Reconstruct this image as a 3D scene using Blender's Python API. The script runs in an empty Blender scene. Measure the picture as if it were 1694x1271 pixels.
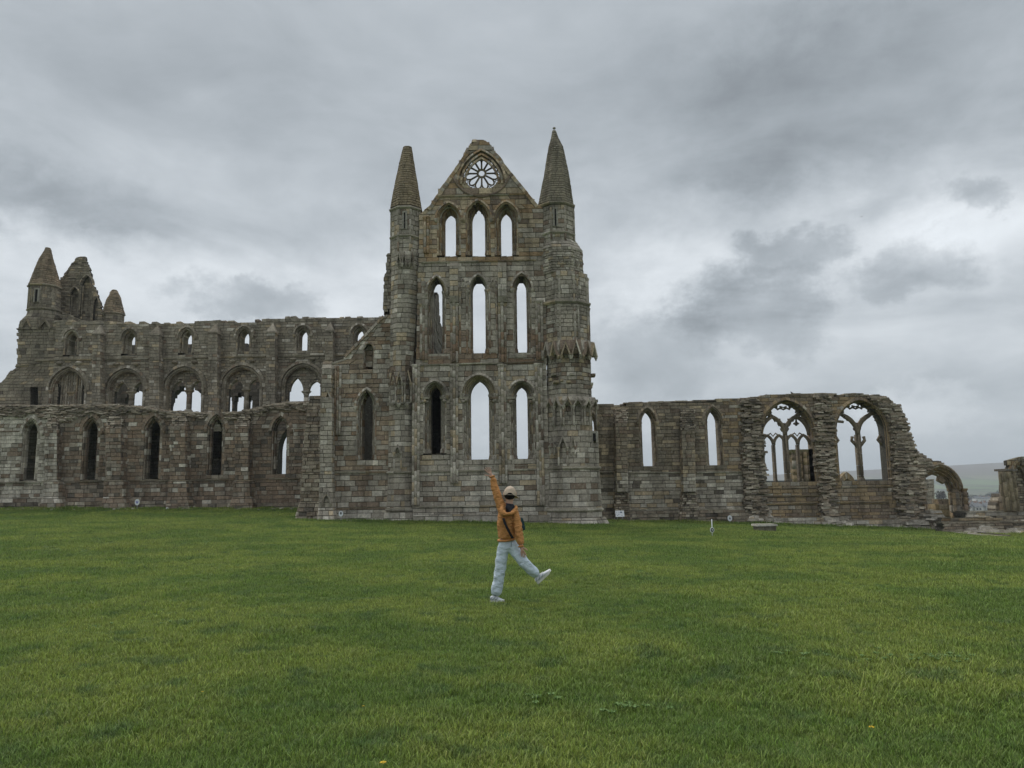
import bpy, math, random
import numpy as np
from mathutils import Vector, Matrix, noise as mnoise
R_ = math.radians
rnd = random.Random(7)
D = bpy.data
scene = bpy.context.scene
col = scene.collection

# ------------------------------------------------------------------ camera
F = 1250.0            # focal length in pixels of the 1694 wide photograph
PITCH, ROLL, CAMH = 8.1, -0.82, 1.6
cam_data = D.cameras.new('camera'); cam = D.objects.new('camera', cam_data); col.objects.link(cam)
CR = Matrix.Rotation(R_(90 + PITCH), 3, 'X') @ Matrix.Rotation(R_(ROLL), 3, 'Z')
cam.matrix_world = Matrix.Translation((0, 0, CAMH)) @ CR.to_4x4()
cam_data.sensor_width = 36.0
cam_data.lens = 36.0 * F / 1694.0
cam_data.clip_start = 0.1; cam_data.clip_end = 20000
scene.camera = cam
scene.render.resolution_x = 1024; scene.render.resolution_y = 768

# ------------------------------------------------------------------ view
scene.view_settings.view_transform = 'Standard'
scene.view_settings.look = 'None'
scene.view_settings.exposure = 0.3
scene.view_settings.gamma = 1.0
scene.view_settings.use_curve_mapping = False

# ------------------------------------------------------------------ sun (high, behind the ruin, seen through cloud)
SUN_EL, SUN_AZ = 52.0, -35.0     # azimuth measured from +Y towards +X
sd = D.lights.new('sun', 'SUN'); sd.energy = 1.9; sd.angle = R_(40); sd.color = (1, .97, .92)
sun = D.objects.new('sun', sd); col.objects.link(sun)
sdir = Vector((math.sin(R_(SUN_AZ)) * math.cos(R_(SUN_EL)), math.cos(R_(SUN_AZ)) * math.cos(R_(SUN_EL)), math.sin(R_(SUN_EL))))
sun.rotation_euler = sdir.to_track_quat('Z', 'Y').to_euler()

# ------------------------------------------------------------------ node helpers
def nnode(nt, typ, loc=None, **kw):
    n = nt.nodes.new(typ)
    for k, v in kw.items():
        setattr(n, k, v)
    return n
class NT:
    """small helper to write node trees as expressions"""
    def __init__(s, nt): s.nt = nt; s.L = nt.links
    def put(s, sock, v):
        if v is None: return
        if hasattr(v, 'is_output') or hasattr(v, 'links'): s.L.new(v, sock)
        elif isinstance(v, (tuple, list)) and len(v) == 3 and sock.type == 'RGBA': sock.default_value = (*v, 1)
        else: sock.default_value = v
    def m(s, op, a, b=None, c=None, clamp=False):
        n = s.nt.nodes.new('ShaderNodeMath'); n.operation = op; n.use_clamp = clamp
        s.put(n.inputs[0], a)
        if b is not None: s.put(n.inputs[1], b)
        if c is not None: s.put(n.inputs[2], c)
        return n.outputs[0]
    def vm(s, op, a, b=None, out=0):
        n = s.nt.nodes.new('ShaderNodeVectorMath'); n.operation = op
        s.put(n.inputs[0], a)
        if b is not None: s.put(n.inputs[3 if op == 'SCALE' else 1], b)
        return n.outputs[out]
    def noise(s, vec, scale, detail=4, rough=.55, dist=0, out='Fac', dim='3D'):
        n = s.nt.nodes.new('ShaderNodeTexNoise'); n.noise_dimensions = dim
        s.put(n.inputs['Vector'], vec); n.inputs['Scale'].default_value = scale
        n.inputs['Detail'].default_value = detail; n.inputs['Roughness'].default_value = rough
        n.inputs['Distortion'].default_value = dist
        return n.outputs[out]
    def vor(s, vec, scale, feature='F1', out='Distance'):
        n = s.nt.nodes.new('ShaderNodeTexVoronoi'); n.feature = feature
        s.put(n.inputs['Vector'], vec); n.inputs['Scale'].default_value = scale
        return n.outputs[out]
    def ramp(s, f, stops):
        n = s.nt.nodes.new('ShaderNodeValToRGB'); s.put(n.inputs[0], f)
        e = n.color_ramp.elements
        while len(e) < len(stops): e.new(.5)
        for i, (p, c) in enumerate(stops):
            e[i].position = p; e[i].color = (*c, 1) if isinstance(c, tuple) else (c, c, c, 1)
        return n.outputs[0]
    def mr(s, f, a, b, c=0., d=1., smooth=True):
        n = s.nt.nodes.new('ShaderNodeMapRange'); n.interpolation_type = 'SMOOTHSTEP' if smooth else 'LINEAR'
        s.put(n.inputs[0], f)
        for i, v in enumerate((a, b, c, d)): n.inputs[i + 1].default_value = v
        return n.outputs[0]
    def mix(s, f, a, b, mode='MIX'):
        n = s.nt.nodes.new('ShaderNodeMix'); n.data_type = 'RGBA'; n.blend_type = mode
        s.put(n.inputs[0], f); s.put(n.inputs[6], a); s.put(n.inputs[7], b)
        return n.outputs[2]
    def xyz(s, v):
        n = s.nt.nodes.new('ShaderNodeSeparateXYZ'); s.put(n.inputs[0], v); return n.outputs
    def comb(s, x, y, z):
        n = s.nt.nodes.new('ShaderNodeCombineXYZ')
        for i, v in enumerate((x, y, z)): s.put(n.inputs[i], v)
        return n.outputs[0]
    def bump(s, h, strength, dist):
        n = s.nt.nodes.new('ShaderNodeBump'); s.put(n.inputs['Height'], h)
        n.inputs['Strength'].default_value = strength; n.inputs['Distance'].default_value = dist
        return n.outputs[0]

# ------------------------------------------------------------------ pixel <-> place
def P(x, y, Y):
    d = CR @ Vector(((x - 847) / F, -(y - 635.5) / F, -1))
    t = Y / d.y
    return Vector((d.x * t, Y, CAMH + d.z * t))
def XZ(x, y, Y):
    p = P(x, y, Y); return (p.x, p.z)
def PX(x, y, z):
    c = CR.transposed() @ Vector((x, y, z - CAMH))
    return (847 + F * c.x / -c.z, 635.5 - F * c.y / -c.z)

# ------------------------------------------------------------------ sky
def angles(x, y):
    d = (CR @ Vector(((x - 847) / F, -(y - 635.5) / F, -1))).normalized()
    return math.atan2(d.x, d.y), math.asin(d.z)
world = D.worlds.new('World'); scene.world = world; world.use_nodes = True
wt = world.node_tree; wt.nodes.clear(); N = NT(wt)
wo = wt.nodes.new('ShaderNodeOutputWorld')
sky = wt.nodes.new('ShaderNodeTexSky'); sky.sky_type = 'NISHITA'; sky.sun_disc = False
sky.sun_elevation = R_(SUN_EL); sky.sun_rotation = R_(SUN_AZ)
bg1 = wt.nodes.new('ShaderNodeBackground'); wt.links.new(sky.outputs[0], bg1.inputs[0]); bg1.inputs[1].default_value = .07
tc = wt.nodes.new('ShaderNodeTexCoord'); dvec = tc.outputs['Generated']
dx, dy, dz = N.xyz(dvec)
az = N.m('ARCTAN2', dx, dy); el = N.m('ARCSINE', dz)
zc = N.m('ADD', N.m('MAXIMUM', dz, 0.0), .16)
flat = N.comb(N.m('DIVIDE', dx, zc), N.m('DIVIDE', dy, zc), 0.0)
big = N.noise(flat, .55, 5, .55, .3)
mid = N.noise(flat, 1.7, 7, .6, .4)
wsp = N.noise(N.comb(N.m('MULTIPLY', az, 2.2), N.m('MULTIPLY', el, 5.5), 3.1), 2.0, 8, .62, .6)
fine = N.noise(N.comb(N.m('MULTIPLY', az, 1.4), N.m('MULTIPLY', el, 2.6), 7.7), 5.0, 8, .6, .2)
warpn = wt.nodes.new('ShaderNodeTexNoise'); wt.links.new(N.comb(az, N.m('MULTIPLY', el, 1.3), 1.0), warpn.inputs['Vector'])
warpn.inputs['Scale'].default_value = 10; warpn.inputs['Detail'].default_value = 10; warpn.inputs['Roughness'].default_value = .68
wx, wy, wz = N.xyz(warpn.outputs['Color'])
warp2 = wt.nodes.new('ShaderNodeTexNoise'); wt.links.new(N.comb(az, N.m('MULTIPLY', el, 1.3), 5.0), warp2.inputs['Vector'])
warp2.inputs['Scale'].default_value = 3.2; warp2.inputs['Detail'].default_value = 3
w2x, w2y, w2z = N.xyz(warp2.outputs['Color'])
def warped(v, a, b, k, k2):
    return N.m('ADD', v, N.m('ADD', N.m('MULTIPLY', N.m('SUBTRACT', a, .5), k), N.m('MULTIPLY', N.m('SUBTRACT', b, .5), k2)))
azw = warped(az, wx, w2x, .20, .10); elw = warped(el, wy, w2y, .14, .05)
# brightness of the cloud deck: base value, broad masses, then single clouds
lum = N.m('ADD', N.mr(el, R_(9), R_(30), .60, .45), N.m('MULTIPLY', N.m('SUBTRACT', big, .5), .24))
lum = N.m('ADD', lum, N.m('MULTIPLY', N.m('SUBTRACT', mid, .5), .15))
lum = N.m('ADD', lum, N.m('MULTIPLY', N.m('SUBTRACT', wsp, .5), N.mr(el, R_(14), R_(34), .46, .16)))
lum = N.m('ADD', lum, N.m('MULTIPLY', N.m('SUBTRACT', fine, .5), N.mr(el, R_(14), R_(34), .26, .10)))
# (px, py, half width, half height, change, hardness)
CL = [(1300, 120, 300, 95, -.17, 1), (1270, 270, 190, 60, -.17, 1), (1600, 190, 210, 60, -.06, 1),
      (60, 345, 230, 55, -.17, 1), (420, 180, 420, 60, -.02, 1), (700, 330, 90, 45, -.06, 1),
      (150, 460, 330, 70, .16, 1), (560, 500, 160, 70, .10, 1), (1560, 400, 330, 66, .26, 1), (1120, 440, 110, 60, .16, 1),
      (420, 500, 92, 38, -.28, 2), (1290, 420, 72, 34, -.24, 2), (1235, 520, 115, 64, -.26, 2), (1495, 445, 100, 40, -.24, 2),
      (1612, 330, 56, 26, -.17, 2), (1080, 585, 110, 62, -.17, 2), (1390, 480, 240, 80, -.05, 1), (1120, 480, 60, 30, .08, 1), (1460, 640, 300, 60, -.08, 1), (1490, 680, 95, 36, .17, 2), (1350, 740, 120, 25, .06, 1)]
for (cx, cy, hw, hh, st, hard) in CL:
    a0, e0 = angles(cx, cy); a1, _ = angles(cx + hw, cy); _, e1 = angles(cx, cy - hh)
    da = N.m('DIVIDE', N.m('SUBTRACT', azw, a0), abs(a1 - a0)); de = N.m('DIVIDE', N.m('SUBTRACT', elw, e0), abs(e1 - e0))
    r2 = N.m('ADD', N.m('MULTIPLY', da, da), N.m('MULTIPLY', de, de))
    if hard == 2: g = N.mr(r2, .05, 2.2, 1.0, 0.0)
    else: g = N.m('EXPONENT', N.m('MULTIPLY', r2, -.9))
    lum = N.m('ADD', lum, N.m('MULTIPLY', g, st))
# the sky outside the frame goes on as a plain overcast, brighter overhead
lum = N.m('ADD', lum, N.mr(el, R_(36), R_(75), 0.0, .80))
lum = N.m('MAXIMUM', lum, .12)
ccol = N.mix(N.mr(lum, .25, .8), (.82, .91, .99), (.905, .955, 1.0))
bg2 = wt.nodes.new('ShaderNodeBackground'); wt.links.new(ccol, bg2.inputs[0]); wt.links.new(lum, bg2.inputs[1])
mxs = wt.nodes.new('ShaderNodeMixShader'); mxs.inputs[0].default_value = .96
wt.links.new(bg1.outputs[0], mxs.inputs[1]); wt.links.new(bg2.outputs[0], mxs.inputs[2]); wt.links.new(mxs.outputs[0], wo.inputs[0])

# ------------------------------------------------------------------ materials
def new_mat(name):
    m = D.materials.new(name); m.use_nodes = True; nt = m.node_tree; nt.nodes.clear()
    o = nt.nodes.new('ShaderNodeOutputMaterial'); b = nt.nodes.new('ShaderNodeBsdfPrincipled')
    nt.links.new(b.outputs[0], o.inputs[0]); b.inputs['Specular IOR Level'].default_value = .25
    return m, NT(nt), b
def stone_material():
    m, n, b = new_mat('weathered_stone'); nt = n.nt
    geo = nt.nodes.new('ShaderNodeNewGeometry'); pos = geo.outputs['Position']; nrm = geo.outputs['Normal']
    at = nt.nodes.new('ShaderNodeAttribute'); at.attribute_name = 'tone'
    n1 = n.noise(pos, .6, 6, .65); n2 = n.noise(pos, 7, 6, .65); n3 = n.noise(pos, 30, 4, .6)
    px, py, pz = n.xyz(pos)
    streak = n.noise(n.comb(n.m('MULTIPLY', px, 1.6), n.m('MULTIPLY', py, 1.6), n.m('MULTIPLY', pz, .22)), 1.0, 5, .6)
    c = n.mix(1.0, at.outputs['Color'], n.ramp(n2, [(.25, .62), (.5, .98), (.78, 1.35)]), 'MULTIPLY')
    c = n.mix(1.0, c, n.ramp(n3, [(.3, .78), (.7, 1.2)]), 'MULTIPLY')
    c = n.mix(1.0, c, n.ramp(streak, [(.34, (.66, .65, .63)), (.52, (1.05, 1.05, 1.04)), (.7, (1.22, 1.2, 1.16))]), 'MULTIPLY')
    # soot and algae in broad patches, pale lichen in spots
    c = n.mix(n.mr(n1, .48, .70, 0, .45), c, (.10, .09, .07))
    li = n.m('MULTIPLY', n.mr(n.noise(pos, 11, 4, .7), .58, .66), n.mr(n.noise(pos, .9, 3), .48, .6))
    c = n.mix(n.m('MULTIPLY', li, .6), c, (.46, .45, .39))
    nx, ny, nz = n.xyz(nrm)
    c = n.mix(n.m('MULTIPLY', n.mr(nz, .4, .9), n.mr(n2, .35, .6, .2, .8)), c, (.12, .112, .06))
    nt.links.new(c, b.inputs['Base Color']); b.inputs['Roughness'].default_value = .95
    h = n.m('ADD', n.m('MULTIPLY', n.noise(pos, 6, 8, .7), 1.0), n.m('MULTIPLY', n.noise(pos, 35, 4, .6), .35))
    nt.links.new(n.bump(h, .9, .06), b.inputs['Normal'])
    return m
STONE = stone_material()
def flat_mat(name, rgb, rough=.8, var=.12, scale=20, spec=.25, bump=0., bscale=60, metal=0):
    m, n, b = new_mat(name)
    tc = n.nt.nodes.new('ShaderNodeTexCoord'); v = tc.outputs['Object']
    c = n.mix(1.0, rgb, n.ramp(n.noise(v, scale, 5, .6), [(.3, 1 - var), (.7, 1 + var)]), 'MULTIPLY')
    n.nt.links.new(c, b.inputs['Base Color']); b.inputs['Roughness'].default_value = rough
    b.inputs['Specular IOR Level'].default_value = spec; b.inputs['Metallic'].default_value = metal
    if bump: n.nt.links.new(n.bump(n.noise(v, bscale, 5, .6), .8, bump), b.inputs['Normal'])
    return m

# ------------------------------------------------------------------ mesh building
def V(*a): return Vector(a)
class MB:
    def __init__(s): s.v = []; s.f = []; s.t = []; s.sm = []
    def add(s, vs, fs, tone=(.2, .2, .2), smooth=False):
        o = len(s.v); s.v += [tuple(p) for p in vs]
        for f in fs: s.f.append(tuple(i + o for i in f)); s.t.append(tone); s.sm.append(smooth)
    def merge(s, o):
        k = len(s.v); s.v += o.v; s.f += [tuple(i + k for i in f) for f in o.f]; s.t += o.t; s.sm += o.sm
    def box(s, a, b, tone=(.2, .2, .2)):
        x0, y0, z0 = a; x1, y1, z1 = b
        s.add([(x0, y0, z0), (x1, y0, z0), (x1, y0, z1), (x0, y0, z1), (x0, y1, z0), (x1, y1, z0), (x1, y1, z1), (x0, y1, z1)],
              [(0, 1, 2, 3), (1, 5, 6, 2), (5, 4, 7, 6), (4, 0, 3, 7), (3, 2, 6, 7), (1, 0, 4, 5)], tone)
    def hexa(s, f, b, tone, ch=.0):
        """block from a front quad f (counter-clockwise seen from outside) to a back quad b, arris worn by ch"""
        f = [Vector(p) for p in f]; b = [Vector(p) for p in b]
        if ch > 0:
            c = (f[0] + f[1] + f[2] + f[3]) / 4
            inn = []; out = []
            for p, q in zip(f, b):
                d = c - p; l = d.length or 1; inn.append(p + d * min(.35, ch * 1.5 / l))
                e = q - p; le = e.length or 1; out.append(p + e * min(.5, ch / le))
            vs = inn + out + b
            fs = [(0, 1, 2, 3)]
            for i in range(4):
                j = (i + 1) % 4
                fs.append((i, i + 4, j + 4, j)); fs.append((i + 4, i + 8, j + 8, j + 4))
            s.add(vs, fs, tone)
        else:
            fs = [(0, 1, 2, 3), (7, 6, 5, 4)]
            for i in range(4):
                j = (i + 1) % 4; fs.append((i, i + 4, j + 4, j))
            s.add(f + b, fs, tone)
    def tube(s, path, r, n=8, tone=(.2, .2, .2), caps=True, closed=False, smooth=True):
        path = [Vector(p) for p in path]; m = len(path)
        rs = r if isinstance(r, (list, tuple)) else [r] * m
        vs = []; up = None
        for i, p in enumerate(path):
            if closed: t = path[(i + 1) % m] - path[i - 1]
            else: t = path[min(i + 1, m - 1)] - path[max(i - 1, 0)]
            t.normalize()
            if up is None:
                up = Vector((0, 0, 1)) if abs(t.z) < .9 else Vector((0, 1, 0))
            a = t.cross(up)
            if a.length < 1e-4: a = t.cross(Vector((1, 0, 0)))
            a.normalize(); bb = a.cross(t).normalized(); up = bb
            for k in range(n):
                an = 2 * math.pi * k / n + math.pi / n
                vs.append(p + (a * math.cos(an) + bb * math.sin(an)) * rs[i])
        fs = []
        for i in range(m if closed else m - 1):
            j = (i + 1) % m
            for k in range(n):
                l = (k + 1) % n; fs.append((i * n + k, i * n + l, j * n + l, j * n + k))
        if caps and not closed:
            fs.append(tuple(range(n))[::-1]); fs.append(tuple((m - 1) * n + k for k in range(n)))
        s.add(vs, fs, tone, smooth)
    def lathe(s, c, prof, n=16, tone=(.2, .2, .2), smooth=True, a0=0.):
        vs = []; fs = []; m = len(prof)
        for r, z in prof:
            for k in range(n):
                a = 2 * math.pi * k / n + a0; vs.append((c[0] + r * math.cos(a), c[1] + r * math.sin(a), c[2] + z))
        for i in range(m - 1):
            for k in range(n):
                l = (k + 1) % n; fs.append((i * n + k, i * n + l, (i + 1) * n + l, (i + 1) * n + k))
        fs.append(tuple(range(n))[::-1]); fs.append(tuple((m - 1) * n + k for k in range(n)))
        s.add(vs, fs, tone, smooth)
    def build(s, name, mat, parent=None, loc=None):
        me = D.meshes.new(name); me.from_pydata(s.v, [], s.f)
        if len(s.f):
            ca = me.color_attributes.new('tone', 'FLOAT_COLOR', 'CORNER')
            cnt = np.array([len(f) for f in s.f]); t = np.array([(*c, 1.0) for c in s.t], dtype=np.float32)
            ca.data.foreach_set('color', np.repeat(t, cnt, axis=0).ravel())
            me.polygons.foreach_set('use_smooth', s.sm)
        me.materials.append(mat) if mat else None
        o = D.objects.new(name, me); col.objects.link(o)
        if parent is not None:
            o.parent = parent
            if loc is not None: o.location = loc
        elif loc is not None: o.location = loc
        return o
def tag(o, label=None, cat=None, group=None, kind=None):
    for k, v in (('label', label), ('category', cat), ('group', group), ('kind', kind)):
        if v: o[k] = v
    return o
def empty(name, loc, label=None, cat=None, group=None, kind=None):
    o = D.objects.new(name, None); o.empty_display_size = .3; col.objects.link(o); o.location = loc
    return tag(o, label, cat, group, kind)

class Ruin:
    """one building: an Empty at its base, single stones, joined rest, and named parts in place coordinates"""
    def __init__(s, name, loc, label, cat, group=None):
        s.root = empty(name, loc, label, cat, group); s.loc = Vector(loc); s.blocks = []; s.core = MB()
    def block(s, f, b, tone, ch=.012):
        c = (f[0] + f[2]) / 2; a = (f[1] - f[0]).length * (f[3] - f[0]).length
        x, y = PX(*c)
        vis = 1 if -20 < x < 1714 else .01
        s.blocks.append((a / (c.y * c.y) * vis, f, b, tone, ch))
    def part(s, mb, name, parent=None, label=None, kind=None):
        if not mb.f: return None
        o = mb.build(name, STONE, parent or s.root, None if parent else -s.loc)
        return tag(o, label, kind=kind)
    def finish(s, singles=290):
        s.blocks.sort(key=lambda b: -b[0])
        for a, f, b, t, ch in s.blocks[:singles]:
            mb = MB(); mb.hexa(f, b, t, ch); mb.build('stone', STONE, s.root, -s.loc)
        mb = MB()
        for a, f, b, t, ch in s.blocks[singles:]: mb.hexa(f, b, t, ch)
        s.part(mb, 'stonework', kind='stuff')
        s.part(s.core, 'wall_core')

MORTAR = (.085, .078, .066)
def jit(c, k=.12):
    f = 1 + rnd.uniform(-k, k); return (c[0] * f, c[1] * f, c[2] * f)
GREY = (.34, .315, .27); PALE = (.50, .475, .42); BUFF = (.40, .335, .24); BROWN = (.22, .175, .135); RUST = (.245, .175, .12); DARK = (.14, .125, .105)
def pick(weights):
    t = rnd.random() * sum(w for w, _ in weights)
    for w, c in weights:
        t -= w
        if t <= 0: break
    c = jit(c, .19); return (c[0] * 1.15, c[1] * 1.10, c[2] * 1.07)

def spans(poly, z):
    xs = []
    n = len(poly)
    for i in range(n):
        (x0, z0), (x1, z1) = poly[i], poly[(i + 1) % n]
        if (z0 <= z) != (z1 <= z): xs.append(x0 + (x1 - x0) * (z - z0) / (z1 - z0))
    xs.sort(); return [(xs[i], xs[i + 1]) for i in range(0, len(xs) - 1, 2)]
def cover(poly, holes, z):
    out = [(a, b, True, True) for a, b in spans(poly, z)]
    for h in holes:
        for c, d in spans(h, z):
            nx = []
            for a, b, ra, rb in out:
                if d <= a or c >= b: nx.append((a, b, ra, rb)); continue
                if c > a: nx.append((a, c, ra, False))
                if d < b: nx.append((d, b, False, rb))
            out = nx
    return [o for o in out if o[1] - o[0] > .03]
def masonry(R, M, poly, holes, T, ch, cw, tonef, proud=.02, rag=.08, gap=.022, worn=.012, core=True, core_d=.035, blocks=True):
    """coursed stones on the wall surface M(u, z, depth)"""
    z = min(p[1] for p in poly); top = max(p[1] for p in poly)
    while z < top - .03:
        h = rnd.uniform(*ch); z1 = min(z + h, top)
        a = cover(poly, holes, z + .004); b = cover(poly, holes, z1 - .004)
        if len(a) != len(b) or any(abs(p[0] - q[0]) > 1.2 or abs(p[1] - q[1]) > 1.2 for p, q in zip(a, b)):
            a = b = cover(poly, holes, (z + z1) / 2)
        for (l0, r0, rl, rr), (l1, r1, _, _) in zip(a, b):
            if rl:
                j = rnd.uniform(-rag, rag); l0 += j; l1 += j
            if rr:
                j = rnd.uniform(-rag, rag); r0 += j; r1 += j
            if min(r0 - l0, r1 - l1) < .02: 
                if max(r0 - l0, r1 - l1) < .1: continue
                m_ = (l1 + r1) / 2
                if r1 - l1 < .02: l1, r1 = m_ - .01, m_ + .01
                m_ = (l0 + r0) / 2
                if r0 - l0 < .02: l0, r0 = m_ - .01, m_ + .01
            if core:
                R.core.hexa([M(l0, z, core_d), M(r0, z, core_d), M(r1, z1, core_d), M(l1, z1, core_d)],
                            [M(l0, z, T), M(r0, z, T), M(r1, z1, T), M(l1, z1, T)], MORTAR)
            if not blocks: continue
            W = (r0 - l0 + r1 - l1) / 2
            cuts = [0.]; x = 0.
            first = rnd.uniform(.4, 1.0)
            while True:
                w = rnd.uniform(*cw) * (first if len(cuts) == 1 else 1)
                x += w
                if x > W - cw[0] * .6: break
                cuts.append(x / W)
            cuts.append(1.)
            g = gap / 2; zz0, zz1 = z + g, z1 - g
            for i in range(len(cuts) - 1):
                t0, t1 = cuts[i], cuts[i + 1]
                gl = g if i else 0.; gr = g if i < len(cuts) - 2 else 0.
                a0 = l0 + (r0 - l0) * t0 + gl; b0 = l0 + (r0 - l0) * t1 - gr
                a1 = l1 + (r1 - l1) * t0 + gl; b1 = l1 + (r1 - l1) * t1 - gr
                d = -rnd.uniform(0, proud) ; dd = [d + rnd.uniform(-1, 1) * proud * .22 for _ in range(4)]
                e = [rnd.uniform(-.006, .006) - gap * .3 * (rnd.random() < .2) for _ in range(4)]
                f = [M(a0 , zz0 + e[0], dd[0]), M(b0, zz0 + e[1], dd[1]), M(b1, zz1 + e[2], dd[2]), M(a1, zz1 + e[3], dd[3])]
                bk = [M(a0, zz0, .12), M(b0, zz0, .12), M(b1, zz1, .12), M(a1, zz1, .12)]
                p = M((a0 + b1) / 2, (z + z1) / 2, 0)
                R.block(f, bk, tonef(p), worn)
        z = z1

def poly_lerp(p0, p1, t): return [(a[0] + (b[0] - a[0]) * t, a[1] + (b[1] - a[1]) * t) for a, b in zip(p0, p1)]
def tower(R, plan, z0, z1, ch, cw, tonef, mb=None, top=None, proud=.02, gap=.022, closed=True, worn=.012, skip=(), cap=True, hollow=False):
    """courses of stones round a plan polygon (counter-clockwise from above), tapering to the plan top"""
    top = top or plan; z = z0; n = len(plan)
    def add(f, b, t):
        if mb is None: R.block(f, b, t, worn)
        else: mb.hexa(f, b, t, worn)
    cm = R.core if mb is None else mb
    while z < z1 - .02:
        zz = min(z + rnd.uniform(*ch), z1)
        if z1 - zz < ch[0] * .5: zz = z1
        A = poly_lerp(plan, top, (z - z0) / (z1 - z0)); B = poly_lerp(plan, top, (zz - z0) / (z1 - z0))
        c = Vector((sum(p[0] for p in A) / n, sum(p[1] for p in A) / n, 0))
        def inset(p, k):
            v = Vector((p[0], p[1], 0)) - c; l = v.length or 1
            return c + v * max(0.02, (l - k) / l)
        a_ = [inset(p, .05) for p in A]; b_ = [inset(p, .05) for p in B]
        vs = [(p.x, p.y, z) for p in a_] + [(p.x, p.y, zz) for p in b_]
        fs = [(i, (i + 1) % n, (i + 1) % n + n, i + n) for i in range(n)] + [tuple(range(n))[::-1], tuple(range(n, 2 * n))]
        cm.add(vs, fs, MORTAR)
        for i in range(n if closed else n - 1):
            if i in skip: continue
            j = (i + 1) % n
            p0 = Vector((*A[i], z)); p1 = Vector((*A[j], z)); q0 = Vector((*B[i], zz)); q1 = Vector((*B[j], zz))
            L = (p1 - p0).length
            if L < .02: continue
            nr = (p1 - p0).cross(Vector((0, 0, 1))).normalized()
            cuts = [0.]; x = 0.; first = rnd.uniform(.35, 1.)
            while True:
                x += rnd.uniform(*cw) * (first if len(cuts) == 1 else 1)
                if x > L - cw[0] * .5: break
                cuts.append(x / L)
            cuts.append(1.); g = gap / 2
            for k in range(len(cuts) - 1):
                t0, t1 = cuts[k], cuts[k + 1]; gl = g / L if k else 0; gr = g / L if k < len(cuts) - 2 else 0
                d = nr * rnd.uniform(0, proud)
                up = Vector((0, 0, g))
                f = [p0.lerp(p1, t0 + gl) + up, p0.lerp(p1, t1 - gr) + up, q0.lerp(q1, t1 - gr) - up, q0.lerp(q1, t0 + gl) - up]
                bk = [v - nr * .09 for v in f]
                f = [v + d + nr * rnd.uniform(-1, 1) * proud * .2 for v in f]
                add(f, bk, tonef((f[0] + f[2]) / 2))
        z = zz
def ngon(cx, cy, r, n=8, rot=None, sy=1.):
    rot = math.pi / n if rot is None else rot
    return [(cx + r * math.cos(rot + 2 * math.pi * k / n), cy + sy * r * math.sin(rot + 2 * math.pi * k / n)) for k in range(n)]
def rect(x0, x1, y0, y1): return [(x0, y0), (x1, y0), (x1, y1), (x0, y1)]

# ---- pointed arches
def arch(cx, zs, hw, rise, n=10, blunt=1.0):
    """points from the left springing over the apex to the right springing"""
    rise = max(rise, hw * .999)
    r = (hw * hw + rise * rise) / (2 * hw)
    a_end = math.acos(max(-1, min(1, (r - hw) / r)))
    L = []
    for i in range(n + 1):
        a = math.pi - a_end * i / n
        L.append((cx - hw + r + r * math.cos(a), zs + r * math.sin(a)))
    Rr = [(2 * cx - x, z) for x, z in L[::-1]][1:]
    return L + Rr
def arch_poly(cx, sill, zs, hw, rise, n=10): return [(cx - hw, sill)] + arch(cx, zs, hw, rise, n) + [(cx + hw, sill)]
def jamb_line(cx, sill, zs, hw, rise, step=.4, n=6):
    a = arch(cx, zs, hw, rise, n); k = max(1, round((zs - sill) / step))
    L = [(cx - hw, sill + (zs - sill) * i / k) for i in range(k)]; Rr = [(cx + hw, sill + (zs - sill) * (k - 1 - i) / k) for i in range(k)]
    return L + a + Rr
def order(mb, M, o, i, d0, d1, tonef, gap=.018, dr=None):
    """one order of an arch: stones between outer line o and inner line i, from depth d0 to d1"""
    n = len(o)
    for k in range(n - 1):
        O0, O1, I0, I1 = o[k], o[k + 1], i[k], i[k + 1]
        f = [M(*O0, d0), M(*I0, d0), M(*I1, d0), M(*O1, d0)]; b = [M(*O0, d1), M(*I0, d1), M(*I1, d1), M(*O1, d1)]
        # mortar bed, slightly behind, then the stone with a joint at both ends
        def sh(q, t): return [q[j] + (q[3 - j] - q[j]) * t for j in range(4)]
        L = ((f[3] - f[0]).length + (f[2] - f[1]).length) / 2
        t = min(.3, gap / max(L, .01) / 2)
        bed = [p + (q - p).normalized() * .02 for p, q in zip(f, b)]
        c_o = [bed[0], bed[1] + (bed[0] - bed[1]).normalized() * .015 if (bed[0] - bed[1]).length > .02 else bed[1],
               bed[2] + (bed[3] - bed[2]).normalized() * .015 if (bed[3] - bed[2]).length > .02 else bed[2], bed[3]]
        off = [c - q for c, q in zip(c_o, bed)]
        mb.hexa(c_o, [q + w for q, w in zip(b, off)], MORTAR)
        mb.hexa(sh(f, t), sh(b, t), tonef((f[0] + f[2]) / 2), .012)
def shaft(mb, x, y, z0, z1, r, tonef, n=8, seg=.45):
    z = z0
    while z < z1 - .01:
        zz = min(z + rnd.uniform(seg * .7, seg * 1.3), z1)
        if z1 - zz < .15: zz = z1
        rr = r * rnd.uniform(.96, 1.03)
        mb.lathe((x, y, 0), [(rr * .86, z), (rr, z + .012), (rr, zz - .012), (rr * .86, zz)], n, tonef(Vector((x, y, z))), True)
        z = zz
def capital(mb, x, y, z, r, tonef, n=8):
    mb.lathe((x, y, z), [(r * 1.0, -.02), (r * 1.15, 0), (r * 1.1, .05), (r * 1.35, .13), (r * 1.8, .2), (r * 1.95, .22), (r * 1.95, .29)], n, tonef(Vector((x, y, z))), False)
def base(mb, x, y, z, r, tonef, n=8):
    mb.lathe((x, y, z), [(r * 1.9, 0), (r * 1.9, .1), (r * 1.55, .16), (r * 1.6, .2), (r * 1.1, .27)], n, tonef(Vector((x, y, z))), False)
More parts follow.
